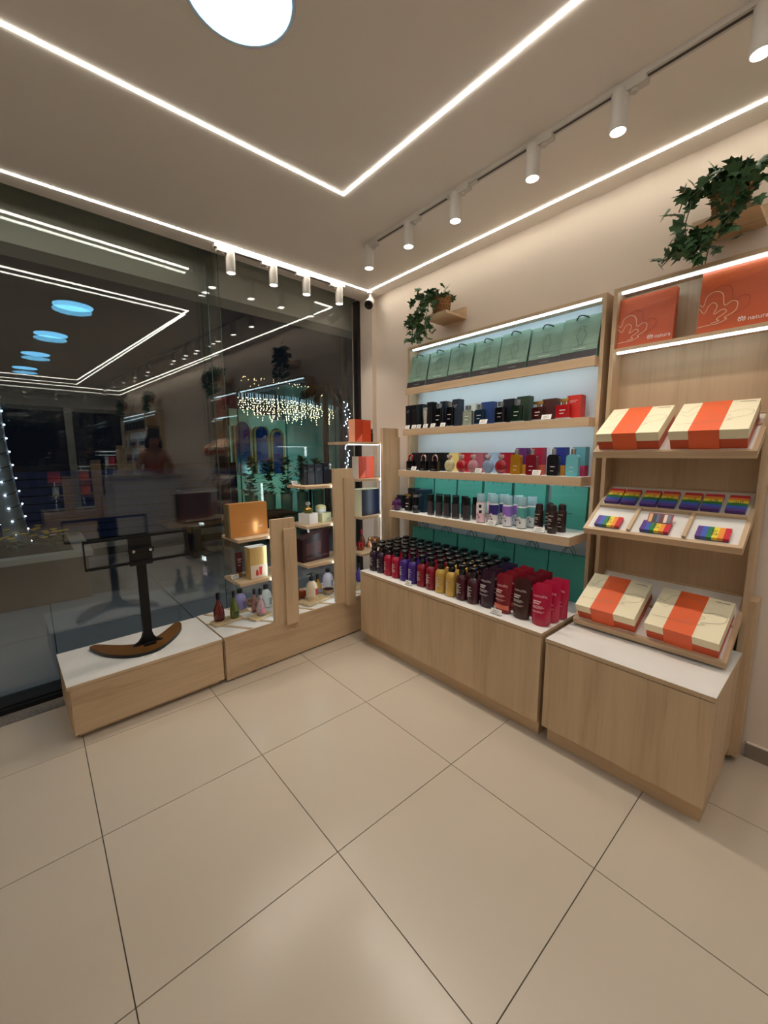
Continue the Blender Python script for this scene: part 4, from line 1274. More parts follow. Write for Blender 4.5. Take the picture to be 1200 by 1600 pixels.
def oil_bottle(s, t_, col, label, z=BH, r=0.029, h=0.12, trans=0.6, cap=BLACK, name='oil_bottle', lab=None):
    o = tw(name, label, 'bottle', s, t_, z)
    inst(shp('oil_glass|%s%s' % (col, (r, h)), lambda mb: mb.lathe([(r*0.85, 0), (r, 0.004), (r*1.12, h*0.30), (r*1.0, h*0.58), (r*0.5, h*0.90), (r*0.38, h*1.0), (r*0.36, h*1.12)], 16), cm(col, 0.06, trans=trans, coat=0.3)), 'glass_body', o)
    inst(shp('oil_cap|%s%s' % (cap.name, (r, h)), lambda mb: mb.lathe([(r*0.42, h*1.12), (r*0.42, h*1.42), (r*0.38, h*1.44)], 12), cap), 'cap', o)
    if lab:
        inst(shp('oil_label|%s%s' % (lab, (r, h)), lambda mb: mb.arcband(r*1.13, h*0.16, h*0.40, -0.5, 0.6, 6), cm(lab, 0.5), False), 'label', o)
    return o
oil_bottle(0.800, 0.235, (120, 42, 34), 'dark red glass oil bottle with black cap, leftmost on the window display', h=0.125, r=0.031, lab=(84, 28, 26))
oil_bottle(0.888, 0.205, (122, 134, 52), 'olive green glass oil bottle with black cap', h=0.125, r=0.026, lab=(64, 74, 34))
oil_bottle(1.035, 0.132, (226, 190, 194), 'clear pink glass oil bottle with black cap', h=0.125, r=0.028, trans=0.8, lab=(168, 92, 104))
oil_bottle(1.045, 0.245, (206, 150, 140), 'pale rose glass bottle half hidden by the first post', TOP, 0.022, 0.11, 0.7)

def lotion(s, t_, z, col, label, lab, pump=False, r=0.040, h=0.105):
    o = tw('lotion_bottle', label, 'bottle', s, t_, z)
    inst(shp('lotion_body|%s%s' % (col, (r, h)), lambda mb: mb.lathe([(r*0.9, 0), (r, 0.005), (r*0.98, h*0.6), (r*0.8, h*0.86), (r*0.42, h), (r*0.38, h*1.06)], 18), cm(col, 0.3)), 'body', o)
    c = inst(shp('lotion_cap|%s' % ((r, h),), lambda mb: mb.lathe([(r*0.42, h*1.06), (r*0.42, h*1.30), (r*0.36, h*1.32)], 14), BLACK), 'cap', o)
    if pump:
        inst(shp('lotion_pump|%s' % ((r, h),), lambda mb: (mb.lathe([(0.005, h*1.30), (0.005, h*1.46)], 8), mb.rbox(0.030, 0.018, 0.012, 0.005, h*1.46), mb.box(-0.042, -0.005, h*1.48, -0.012, 0.005, h*1.54)), BLACK), 'pump', c)
    inst(shp('lotion_label|%s%s' % (lab, (r, h)), lambda mb: mb.arcband(r*1.012, h*0.12, h*0.56, 0.05, 0.95, 6), cm(lab, 0.5), False), 'label', o)
    return o
def coaster(s, t_, label, r=0.046, h=0.012, z=TOP):
    o = tw('wooden_slice', label, 'coaster', s, t_, z)
    part(MB().lathe([(r*0.96, 0), (r, 0.002), (r, h-0.001), (r*0.97, h)], 20), 'disc', WOOD_RAW, o, world=False)
coaster(0.985, 0.335, 'round wood slice under the lavender lotion bottle')
lotion(0.985, 0.335, TOP+0.0125, (150, 146, 196), 'lavender lotion bottle with black cap', (112, 104, 166))
lotion(1.150, 0.285, TOP, (206, 216, 214), 'pale milky lotion bottle with black cap behind the pink bottle', (150, 160, 164), h=0.118)
coaster(1.452, 0.165, 'round wood slice under the cream pump bottle', 0.052, 0.014, BH)
lotion(1.452, 0.165, BH+0.0145, (226, 206, 176), 'cream pump bottle with red label and black pump', (160, 50, 36), True, 0.043, 0.112)
oil_bottle(1.372, 0.235, (176, 120, 24), 'amber oil bottle beside the first post', TOP, 0.02, 0.105, 0.5)
oil_bottle(1.556, 0.245, (196, 150, 28), 'golden oil bottle behind the cream pump bottle', TOP, 0.030, 0.105, 0.5, lab=(140, 140, 180))
lotion(1.700, 0.315, TOP, (206, 208, 226), 'pale lilac lotion bottle with black cap beside the second post', (150, 150, 168), r=0.043, h=0.118)
o = tw('bar_soap_box', 'small rust red box behind the cream pump bottle', 'box', 1.412, 0.262, TOP)
part(MB().box(-0.034, -0.024, 0, 0.034, 0.024, 0.052), 'carton_body', cm((168, 72, 46), 0.5), o, world=False)
part(MB().box(-0.0335, -0.0235, 0.052, 0.0335, 0.0235, 0.0526), 'top_flap', cm((196, 124, 96), 0.5), o, world=False)
def bowl(s, t_, label, fill, r=0.048, spoon=False):
    o = tw('small_bowl', label, 'bowl', s, t_, TOP)
    part(MB().lathe([(r*0.6, 0), (r*0.9, 0.012), (r, 0.034), (r*0.92, 0.034), (r*0.8, 0.016), (r*0.4, 0.012)], 18), 'bowl_body', mat('bowl_wood', (176, 140, 100), 0.5, noise=0.1), o, True, world=False)
    mb = MB(); rnd = random.Random(5)
    for i in range(26):
        a = rnd.uniform(0, 2*PI); q = r*0.7*rnd.random()**0.5
        mb.lathe([(0.002, -0.005), (0.008, 0), (0.002, 0.005)], 5, (q*math.cos(a), q*math.sin(a), 0.028+rnd.uniform(-.002, .004)))
    f = part(mb, 'dried_petals', cm(fill, 0.7), o, world=False); f['kind'] = 'stuff'
    if spoon:
        part(MB().tube([(0.0, 0, 0.03), (0.05, 0.01, 0.052), (0.085, 0.018, 0.072)], [0.007, 0.003, 0.004], 6), 'spoon', mat('spoon_wood', (104, 70, 44), 0.5), o, True, world=False)
bowl(1.085, 0.375, 'small wooden bowl with a spoon behind the lavender bottle', (96, 66, 48), 0.040, True)
bowl(1.620, 0.200, 'small bowl of dark dried petals near the second post', (58, 34, 34), 0.044)
oil_bottle(1.845, 0.200, (196, 202, 196), 'clear glass bottle with black cap near the wall corner', TOP, 0.032, 0.105, 0.7)
oil_bottle(1.985, 0.270, (96, 80, 170), 'violet glass bottle with black cap near the wall corner', TOP, 0.028, 0.105, 0.4)

# shelves of the first post
Z = WSH[0][1][1]
o = tw('gift_carton', 'large copper orange gift carton on the upper shelf of the first post', 'box', 0.975, 0.150, Z+0.0005, 0.02)
part(MB().box(-0.128, -0.03, 0, 0.128, 0.03, 0.205), 'carton_body', mat('copper_card', (214, 150, 84), 0.28, 0.35, noise=0.08, nscale=6), o, world=False)
part(MB().box(-0.1284, -0.0304, 0.0005, -0.118, 0.0304, 0.205), 'side_sleeve', cm((108, 92, 66), 0.4), o, world=False)
part(MB().text('nati', 0.026, lambda x, y: (x+0.075, -0.0306, y+0.048)), 'print', cm((240, 214, 190), 0.5), o, world=False)
part(MB().box(-0.06, -0.0304, 0.085, 0.06, -0.0302, 0.092), 'embossed_line', cm((206, 140, 84), 0.3, 0.3), o, world=False)
Z = WSH[0][0][1]
o = tw('gold_carton', 'gold carton with red bottle picture on the lower shelf of the first post', 'box', 1.003, 0.100, Z+0.0005, 0.0)
part(MB().box(-0.056, -0.035, 0, 0.056, 0.035, 0.200), 'carton_body', mat('gold_card', (206, 172, 108), 0.3, 0.3), o, world=False)
pa = part(MB().box(-0.0562, -0.0354, 0.004, 0.0562, -0.035, 0.088), 'picture_panel', cm((214, 196, 172), 0.45), o, world=False)
part(MB().prism([(-0.022, 0.020), (-0.004, 0.020), (-0.004, 0.045), (-0.010, 0.060), (-0.016, 0.060), (-0.022, 0.045)], 0, 0.0004).xf(Matrix.Translation((0, -0.0356, 0)) @ Matrix.Rotation(PI/2, 4, 'X')), 'red_bottle_picture', cm((190, 44, 34), 0.5), pa, world=False)
part(MB().prism([(0.002, 0.022), (0.018, 0.022), (0.022, 0.074), (0.0, 0.074)], 0, 0.0004).xf(Matrix.Translation((0, -0.0356, 0)) @ Matrix.Rotation(PI/2, 4, 'X')), 'red_tube_picture', cm((200, 50, 40), 0.5), pa, world=False)
part(MB().box(-0.057, -0.036, 0.2, 0.057, 0.036, 0.203), 'lid', cm((226, 224, 216), 0.4), o, world=False)
o = tw('cream_tube', 'wine red hand cream tube in a clear box beside the gold carton', 'tube', 0.925, 0.185, Z+0.0005)
def tubeg(mb):
    b = len(mb.v); n = 14
    for k, (r, e, z) in enumerate([(0.016, 0.016, 0.03), (0.021, 0.021, 0.034), (0.024, 0.016, 0.09), (0.028, 0.003, 0.160)]):
        for i in range(n):
            a = 2*PI*i/n
            mb.v.append(Vector((r*math.cos(a), e*math.sin(a), z)))
    for k in range(3):
        for i in range(n):
            j = (i+1) % n
            mb.face(b+k*n+i, b+k*n+j, b+(k+1)*n+j, b+(k+1)*n+i)
    mb.face(*[b+3*n+i for i in range(n)]); mb.face(*[b+i for i in reversed(range(n))])
m = MB(); tubeg(m); part(m, 'tube_body', cm((96, 40, 42), 0.35), o, True, world=False)
part(MB().lathe([(0.017, 0), (0.018, 0.03)], 14), 'cap', cm((178, 126, 84), 0.3, 0.5), o, True, world=False)
part(MB().lines(-0.013, 0.013, [0.12, 0.112, 0.10, 0.08], 0.003, front(-0.0195)), 'print', PRINTW, o, world=False)
bx = part(MB().box(-0.033, -0.033, -0.0002, -0.032, 0.033, 0.19).box(0.032, -0.033, 0, 0.033, 0.033, 0.19), 'clear_box', CLEARP, o, world=False)
price = tw('price_tag', 'white price tag on the lower shelf of the first post', 'price tag', 0.885, 0.150, Z+0.0005, 0.1, 'white price tags on the shelves')
inst(SHAPES['tag_card|0.05'], 'card', price); inst(SHAPES['tag_print|0.05'], 'print', price); inst(SHAPES['tag_holder|0.05'], 'holder', price)

# shelves of the second post
Z = WSH[1][2][1]
for k, (s, w, d, h, c) in enumerate([(1.428, .034, .05, .128, (30, 32, 38)), (1.468, .058, .06, .142, (30, 36, 46)), (1.535, .062, .06, .142, (38, 48, 62)), (1.60, .045, .055, .150, (16, 20, 34))]):
    carton(L(s, 0.185, Z+0.0005), w, d, h, c, ('leftmost', 'second', 'third', 'rightmost')[k]+' dark cologne carton on the top shelf of the second post', WR, 'dark cologne cartons', lines=(120, 130, 140))
price = tw('price_tag', 'pinkish white price tag on the top shelf of the second post', 'price tag', 1.375, 0.22, Z+0.0005, 0.1, 'white price tags on the shelves')
inst(SHAPES['tag_card|0.05'], 'card', price); inst(SHAPES['tag_print|0.05'], 'print', price); inst(SHAPES['tag_holder|0.05'], 'holder', price)
o = tw('perfume_bottle', 'tall clear topped cologne bottle beside the dark cartons', 'bottle', 1.665, 0.20, Z+0.0005)
part(MB().rbox(0.04, 0.03, 0.10, 0.006), 'glass_body', cm((30, 34, 50), 0.1, trans=0.3), o, True, world=False)
part(MB().lathe([(0.008, 0.10), (0.010, 0.11), (0.006, 0.12), (0.011, 0.13), (0.006, 0.145)], 10), 'stopper', cm((210, 214, 216), 0.1, 0.6), o, True, world=False)
Z = WSH[1][1][1]
o = tw('white_cube_box', 'white cube box under the gold perfume', 'box', 1.430, 0.150, Z+0.0005, 0.35)
part(MB().box(-0.048, -0.048, 0, 0.048, 0.048, 0.072), 'carton_body', cm((232, 228, 224), 0.45), o, world=False)
part(MB().box(-0.0484, -0.0484, 0.07, 0.0484, 0.0484, 0.0726), 'lid', cm((238, 234, 230), 0.45), o, world=False)
o = tw('crown_perfume_bottle', 'gold and green perfume with round glass stopper on the white cube', 'bottle', 1.430, 0.150, Z+0.0734)
part(MB().lathe([(0.024, 0), (0.032, 0.006), (0.033, 0.02), (0.026, 0.032), (0.012, 0.038)], 12), 'glass_body', cm((122, 118, 40), 0.1, trans=0.4), o, True, world=False)
part(MB().lathe([(0.030, 0.024), (0.034, 0.028), (0.026, 0.036), (0.011, 0.042), (0.009, 0.05)], 12), 'gold_collar', GOLD, o, True, world=False)
part(MB().lathe([(0.006, 0.05), (0.016, 0.056), (0.019, 0.066), (0.014, 0.078), (0.005, 0.081)], 14), 'stopper', cm((228, 232, 230), 0.05, trans=0.6), o, True, world=False)
o = tw('pale_green_box', 'pale green box under the white cream jar', 'box', 1.555, 0.170, Z+0.0005, 0.3)
part(MB().box(-0.052, -0.05, 0, 0.052, 0.05, 0.062), 'carton_body', cm((206, 204, 164), 0.5), o, world=False)
part(MB().lines(0.0, 0.04, [0.022, 0.014], 0.004, front(-0.0506)), 'print', cm((150, 148, 110), 0.5), o, world=False)
o = tw('cream_jar', 'white cream jar with pale yellow domed lid on the green box', 'jar', 1.552, 0.170, Z+0.063)
part(MB().lathe([(0.030, 0), (0.038, 0.012), (0.038, 0.026), (0.036, 0.03)], 18), 'jar_body', cm((224, 226, 228), 0.25), o, True, world=False)
part(MB().lathe([(0.038, 0.03), (0.039, 0.036), (0.034, 0.050), (0.020, 0.056)], 18), 'lid', cm((218, 214, 164), 0.35), o, True, world=False)
Z = WSH[1][0][1]
o = tw('dark_gift_carton', 'dark maroon gift carton with printed text panel on the lowest shelf of the second post', 'box', 1.470, 0.165, Z+0.0005, 0.06)
part(MB().hexa([(-.118, -.04, 0), (.118, -.04, 0), (.118, .04, 0), (-.118, .04, 0), (-.118, -.04, .165), (.118, -.04, .218), (.118, .04, .218), (-.118, .04, .165)]), 'carton_body', cm((46, 18, 24), 0.35), o, world=False)
pr = MB(); F = front(-0.0406)
for i in range(9):
    pr.stroke([(-0.085, 0.128-0.0095*i), (-0.022, 0.132-0.0095*i)], 0.0042, F); pr.stroke([(-0.012, 0.134-0.0095*i), (0.045, 0.137-0.0095*i)], 0.0042, F)
pr.stroke([(-0.085, 0.022), (-0.02, 0.022)], 0.005, F); pr.stroke([(0.02, 0.026), (0.045, 0.028)], 0.008, F); pr.stroke([(0.06, 0.03), (0.10, 0.032)], 0.008, F)
part(pr, 'text_panel', cm((112, 78, 76), 0.6), o, world=False)

# shelves of the third post
def angled_box(s, t_, z, label, col, side):
    o = tw('folded_gift_carton', label, 'box', s, t_, z+0.0005, 0.05)
    part(MB().box(-0.082, -0.035, 0, 0.082, 0.035, 0.166), 'carton_body', cm(col, 0.42), o, world=False)
    part(MB().box(-0.084, -0.0345, 0.0008, -0.0815, 0.0355, 0.167), 'side_sleeve', cm(side, 0.5), o, world=False)
    part(MB().quadpts([(-0.07, -0.0358, 0.004), (-0.008, -0.0358, 0.004), (-0.008, -0.0358, 0.066)]), 'folded_flap', cm((238, 118, 92), 0.45), o, world=False)
    part(MB().quadpts([(-0.080, -0.0356, 0.160), (-0.012, -0.0356, 0.160), (-0.008, -0.0356, 0.07), (-0.075, -0.0356, 0.005)]), 'fold_panel', cm((186, 62, 32), 0.45), o, world=False)
    part(MB().box(-0.009, -0.0368, 0.0, -0.006, -0.0350, 0.166), 'fold_edge', cm((160, 48, 26), 0.5), o, world=False)
    return o
angled_box(1.900, 0.130, WSH[2][3][1], 'orange folded gift carton on the highest window shelf', (204, 70, 36), (226, 160, 130))
angled_box(1.930, 0.130, WSH[2][2][1], 'orange folded gift carton on the window shelf below the highest one', (204, 70, 36), (232, 220, 210))
o = tw('slim_dark_bottle', 'slim dark bottle right of the highest orange carton', 'bottle', 2.045, 0.17, WSH[2][3][1]+0.0005)
part(MB().rbox(0.03, 0.025, 0.075, 0.004), 'glass_body', cm((54, 24, 26), 0.2), o, True, world=False)
part(MB().rbox(0.028, 0.023, 0.03, 0.004, 0.076), 'cap', cm((70, 40, 38), 0.3), o, True, world=False)
Z = WSH[2][1][1]
o = tw('navy_gift_carton', 'navy blue gift carton with cream sleeve on a window shelf', 'box', 1.955, 0.125, Z+0.0005, 0.08)
part(MB().box(-0.092, -0.04, 0, 0.100, 0.04, 0.200), 'carton_body', cm((20, 26, 50), 0.4), o, world=False)
part(MB().box(-0.116, -0.038, 0.0, -0.092, 0.042, 0.205).box(-0.116, -0.038, 0.2004, 0.100, 0.042, 0.206), 'cream_sleeve', cm((216, 214, 180), 0.45), o, world=False)
o = tw('olive_carton', 'olive green carton behind the navy gift carton', 'box', 1.862, 0.205, Z+0.0005)
part(MB().box(-0.033, -0.02, 0, 0.033, 0.02, 0.155), 'carton_body', cm((104, 98, 48), 0.4), o, world=False)
part(MB().box(-0.0334, -0.0204, 0.15, 0.0334, 0.0204, 0.156), 'lid', cm((180, 180, 150), 0.4), o, world=False)
Z = WSH[2][0][1]
oil_bottle(1.985, 0.225, (120, 54, 34), 'tall amber bottle with red cap on the lowest corner shelf', Z+0.0005, 0.026, 0.10, 0.3, mat('red_cap', (168, 30, 40), 0.3))
for s, t_, r, c, lc, l in ((1.905, 0.150, 0.028, (150, 70, 50), (190, 30, 46), 'small jar with red lid on the lowest corner shelf'), (2.115, 0.220, 0.050, (170, 108, 74), (184, 124, 88), 'round copper jar on the lowest corner shelf')):
    o = tw('cosmetic_jar', l, 'jar', s, t_, Z+0.0005)
    part(MB().lathe([(r*0.8, 0), (r, 0.01), (r, 0.036), (r*0.95, 0.04)], 16), 'jar_body', cm(c, 0.25, 0.5), o, True, world=False)
    part(MB().lathe([(r*1.02, 0.04), (r*1.02, 0.056), (r*0.95, 0.060)], 16), 'lid', cm(lc, 0.25, 0.5), o, True, world=False)
o = tw('copper_perfume_bottle', 'copper teardrop perfume bottle beside the copper jar', 'bottle', 2.035, 0.185, Z+0.0005)
part(MB().lathe([(0.034, 0), (0.035, 0.012), (0.022, 0.038), (0.010, 0.052)], 14), 'glass_body', cm((206, 150, 116), 0.15, 0.7), o, True, world=False)
part(MB().lathe([(0.008, 0.052), (0.012, 0.06), (0.009, 0.075), (0.004, 0.08)], 10), 'stopper', GOLD, o, True, world=False)
# ================================================================ far half of the shop, seen mirrored in the glass
def far(o, dy, label, skip=()):
    c = copy_tree(o, None, skip)
    c.location.y += dy
    c['label'] = label
    return c
D2, D1 = -2.81, -4.86
far(CAB2, D2, 'short oak cabinet in the far half of the right wall')
far(UNIT2, D2, 'oak display unit in the far half of the right wall')
far(CAB1, D1, 'long oak cabinet in the far half of the right wall')
far(UNIT1, D1, 'oak shelf unit with lit white back in the far half')
far(TRAYA, D2, 'slanted tray in the far half of the right wall')
far(TRAYB, D2, 'white compartment tray in the far half of the right wall')
for k, x in enumerate((0.018, 0.302)):
    gift_box(Matrix.Translation((0, D2, 0)) @ on_tray(MA, x, 0.018), 'gift box on the %s of the far tray' % ('left', 'right')[k])
for k, y in enumerate((-1.522, -1.838)):
    o = thing('kraft_paper_bag', '%s tan paper bag on the far display unit' % ('left', 'right')[k], 'bag', (0.945, y+D2, 1.838), RW, 'tan paper bags in the far half')
    inst(shp('tan_bag', lambda mb: bag_geo(mb, 0.23, 0.23, 0.05), mat('tan_kraft', (176, 136, 88), 0.6, noise=0.05), False), 'bag_body', o)
    inst(shp('tan_handle', lambda mb: mb.tube(handle_pts(0.07, 0.23, 0, 0.02), 0.0025, 6), cm((140, 104, 66), 0.6)), 'handle', o)
rnd = random.Random(21)
for k in range(6):
    o = thing('dark_gift_bag', ORD[k]+' dark gift bag on the far top shelf', 'bag', (0.925, -0.12-0.215*k+D1, S1), RW, 'dark gift bags in the far half')
    inst(shp('dark_bag', lambda mb: bag_geo(mb, 0.17, 0.22, 0.05), cm((52, 44, 40), 0.5), False), 'bag_body', o)
    inst(shp('dark_handle', lambda mb: mb.tube(handle_pts(0.06, 0.22, 0, 0.02), 0.0025, 6), cm((90, 80, 70), 0.6)), 'handle', o)
CC = [((30, 40, 84), 'navy'), ((60, 96, 150), 'blue'), ((150, 34, 46), 'red'), ((40, 40, 46), 'black'), ((196, 190, 180), 'pale')]
for si, z in enumerate((S2, S3)):
    for k in range(10):
        c, n = CC[(k*3+si) % 5]
        carton((0.92, -0.08-0.128*k+D1, z), 0.07, 0.05, 0.13, c, n+' carton, '+ORD[k]+' from the right on the far '+('second', 'third')[si]+' shelf', RW, 'cartons on the far shelf unit')
ivy(-4.35, 2.25, 'ivy plant above the far display unit', 14, 24, TR1, True)
ivy(-5.95, 2.25, 'ivy plant above the far shelf unit', 15, 22, TR1, True)

window_unit('stepped oak display with three posts at the far shop front', LB, 2.20, False)
def farbox(s, t_, z, w, d, h, c, label):
    p = LB(s, t_, z+0.001)
    carton(p, w, d, h, c, label, PI, None, name='gift_carton')
farbox(0.965, 0.15, WSH[0][1][1], 0.19, 0.06, 0.19, (196, 62, 40), 'orange gift carton on the far first post')
farbox(0.965, 0.15, WSH[0][0][1], 0.10, 0.06, 0.16, (200, 206, 196), 'pale carton on the lower shelf of the far first post')
farbox(1.44, 0.15, WSH[1][1][1], 0.16, 0.06, 0.17, (206, 90, 50), 'orange gift carton on the far second post')
farbox(1.44, 0.15, WSH[1][2][1], 0.10, 0.06, 0.16, (60, 66, 70), 'grey carton on the top shelf of the far second post')
farbox(1.44, 0.15, WSH[1][0][1], 0.16, 0.06, 0.17, (206, 90, 50), 'orange gift carton on the lowest shelf of the far second post')
farbox(1.95, 0.15, WSH[2][2][1], 0.09, 0.06, 0.15, (190, 30, 48), 'red carton on the far third post')
farbox(1.86, 0.15, WSH[2][2][1], 0.05, 0.06, 0.15, (220, 216, 210), 'white carton on the far third post')
farbox(1.93, 0.15, WSH[2][1][1], 0.10, 0.06, 0.18, (40, 66, 130), 'blue carton on the far third post')

# service counter and the person behind it
t = thing('service_counter', 'white panelled service counter with grey top, seen in the window reflection', 'counter', (0.33, -3.15, 0))
CW = mat('counter_white', (206, 206, 208), 0.45)
part(MB().box(-0.10, -3.40, 0.0, 0.80, -2.97, 1.03), 'body', CW, t)
for k in range(3):
    part(MB().box(-0.09+0.30*k, -2.97, 0.06, 0.19+0.30*k, -2.955, 1.01), 'front_panel', CW, t)
part(MB().box(-0.14, -3.44, 1.03, 0.82, -2.92, 1.06), 'worktop', mat('counter_top', (150, 146, 144), 0.35), t)
for k, (x, y, w, d, h, c, n) in enumerate([(0.02, -3.1, .12, .10, .07, (214, 206, 196), 'pale cardboard'), (0.24, -3.12, .08, .08, .05, (224, 220, 214), 'white'), (0.40, -3.08, .14, .09, .04, (196, 190, 182), 'flat grey')]):
    carton((x, y, 1.0605), w, d, h, c, n+' box lying on the service counter', 0.3*k, None, name='small_box')

SKIN = mat('skin', (150, 104, 82), 0.55)
HAIR = mat('dark_hair', (24, 18, 16), 0.55, noise=0.3, nscale=90)
TOPC = mat('coral_top', (176, 96, 78), 0.8)
TROUS = mat('dark_trousers', (40, 40, 48), 0.8)
def skin_mesh(name, verts, edges, radii, material, parent, root=0, levels=2):
    me = bpy.data.meshes.new(name)
    me.from_pydata(verts, edges, [])
    ob = bpy.data.objects.new(name, me)
    COL.objects.link(ob)
    md = ob.modifiers.new('skin', 'SKIN')
    md.use_smooth_shade = True
    for i, r in enumerate(radii):
        sv = me.skin_vertices[0].data[i]
        sv.radius = r if isinstance(r, tuple) else (r, r)
        sv.use_root = (i == root)
    sb = ob.modifiers.new('sub', 'SUBSURF'); sb.levels = levels; sb.render_levels = levels
    dg = bpy.context.evaluated_depsgraph_get()
    new = bpy.data.meshes.new_from_object(ob.evaluated_get(dg))
    bpy.data.objects.remove(ob); bpy.data.meshes.remove(me)
    new.materials.clear(); new.materials.append(material)
    o = bpy.data.objects.new(name, new)
    COL.objects.link(o); o.parent = parent
    return o
# local frame: person faces +Y (towards the shop window), leaning over the counter, head bowed
P = thing('person', 'person with long dark hair and coral top leaning over the counter', 'person', (0.64, -3.66, 0), 0.1)
V = [(0, 0, .92), (0, .02, 1.08), (0, .05, 1.24), (0, .08, 1.38), (0, .12, 1.46), (0, .16, 1.54), (0, .19, 1.62),   # pelvis .. head
     (-.10, 0, .86), (-.105, .01, .48), (-.11, -.02, .08), (-.11, .10, .035),
     (.10, 0, .86), (.105, .01, .48), (.11, -.02, .08), (.11, .10, .035),
     (-.17, .08, 1.36), (-.24, .14, 1.14), (-.16, .36, 1.11), (-.13, .43, 1.10),
     (.17, .08, 1.36), (.24, .14, 1.14), (.16, .36, 1.11), (.13, .43, 1.10)]
E_ = [(0, 1), (1, 2), (2, 3), (3, 4), (4, 5), (5, 6), (0, 7), (7, 8), (8, 9), (9, 10), (0, 11), (11, 12), (12, 13), (13, 14), (3, 15), (15, 16), (16, 17), (17, 18), (3, 19), (19, 20), (20, 21), (21, 22)]
R_ = [(.15, .10), (.125, .09), (.14, .10), (.13, .085), (.05, .05), (.085, .09), (.075, .09), .088, .058, .04, .035, .088, .058, .04, .035, .055, .042, .028, (.034, .016), .055, .042, .028, (.034, .016)]
hand = []
for sx, base in ((-1, 18), (1, 22)):
    bx, by, bz = V[base]
    for q, (dx, ln) in enumerate(((-0.026, .052), (-0.009, .066), (0.009, .062), (0.026, .048))):
        i0 = len(V)
        V += [(bx+dx, by+0.03, bz-0.004), (bx+dx*1.15, by+0.03+ln*0.55, bz-0.008), (bx+dx*1.2, by+0.03+ln, bz-0.026)]
        E_ += [(base, i0), (i0, i0+1), (i0+1, i0+2)]; R_ += [.0095, .0085, .007]
    i0 = len(V)
    V += [(bx-sx*0.038, by-0.005, bz-0.006), (bx-sx*0.052, by+0.028, bz-0.018)]
    E_ += [(base, i0), (i0, i0+1)]; R_ += [.0105, .008]
skin_mesh('body', V, E_, R_, SKIN, P)
face = MB()
for sx in (-1, 1):
    face.lathe([(0.002, -0.006), (0.010, 0), (0.002, 0.006)], 8, (sx*0.032, 0.272, 1.600))
part(face, 'eyes', cm((30, 24, 22), 0.2), P, True, world=False)
part(MB().hexa([(-.012, .268, 1.56), (.012, .268, 1.56), (.008, .25, 1.555), (-.008, .25, 1.555), (-.007, .275, 1.60), (.007, .275, 1.60), (.005, .25, 1.60), (-.005, .25, 1.60)]), 'nose', SKIN, P, True, world=False)
part(MB().box(-0.022, 0.25, 1.535, 0.022, 0.262, 1.543), 'mouth', cm((140, 70, 66), 0.5), P, world=False)
skin_mesh('hair', [(0, .13, 1.70), (0, .08, 1.62), (0, .05, 1.50), (-.01, .03, 1.36), (-.085, .15, 1.58), (-.10, .14, 1.44), (.085, .15, 1.58), (.10, .14, 1.44), (0, .21, 1.71)], [(0, 1), (1, 2), (2, 3), (1, 4), (4, 5), (1, 6), (6, 7), (0, 8)], [.085, .10, .095, .07, .04, .035, .04, .035, .07], HAIR, P)
skin_mesh('top', [(0, 0, .96), (0, .02, 1.10), (0, .05, 1.24), (0, .08, 1.37), (-.15, .08, 1.37), (.15, .08, 1.37)], [(0, 1), (1, 2), (2, 3), (3, 4), (3, 5)], [(.165, .118), (.142, .108), (.158, .118), (.145, .102), .066, .066], TOPC, P)
skin_mesh('trousers', [(0, 0, .92), (-.10, 0, .84), (-.105, .01, .48), (-.11, -.02, .10), (.10, 0, .84), (.105, .01, .48), (.11, -.02, .10)], [(0, 1), (1, 2), (2, 3), (0, 4), (4, 5), (5, 6)], [(.168, .118), .10, .074, .062, .10, .074, .062], TROUS, P)

# ================================================================ street outside the glass
PAVE = mat('street_paving', (132, 136, 146), 0.5, noise=0.06, nscale=3)
pv = struct(MB().box(-9, 0.70, -0.12, 14, 16, -0.035), 'ground', mat('paving_joint', (58, 60, 62), 0.9))
PT = 0.9
for i in range(-5, 5):
    for j in range(0, 4):
        me = shp('paving_slab', lambda mb: mb.box(0.003, 0.003, -0.03, PT-0.003, PT-0.003, -0.008), PAVE, False)
        o = inst(me, 'paving_slab', pv)
        o.location = pv.matrix_basis.inverted() @ Vector((i*PT-0.35, 0.79+j*PT, -0.006))
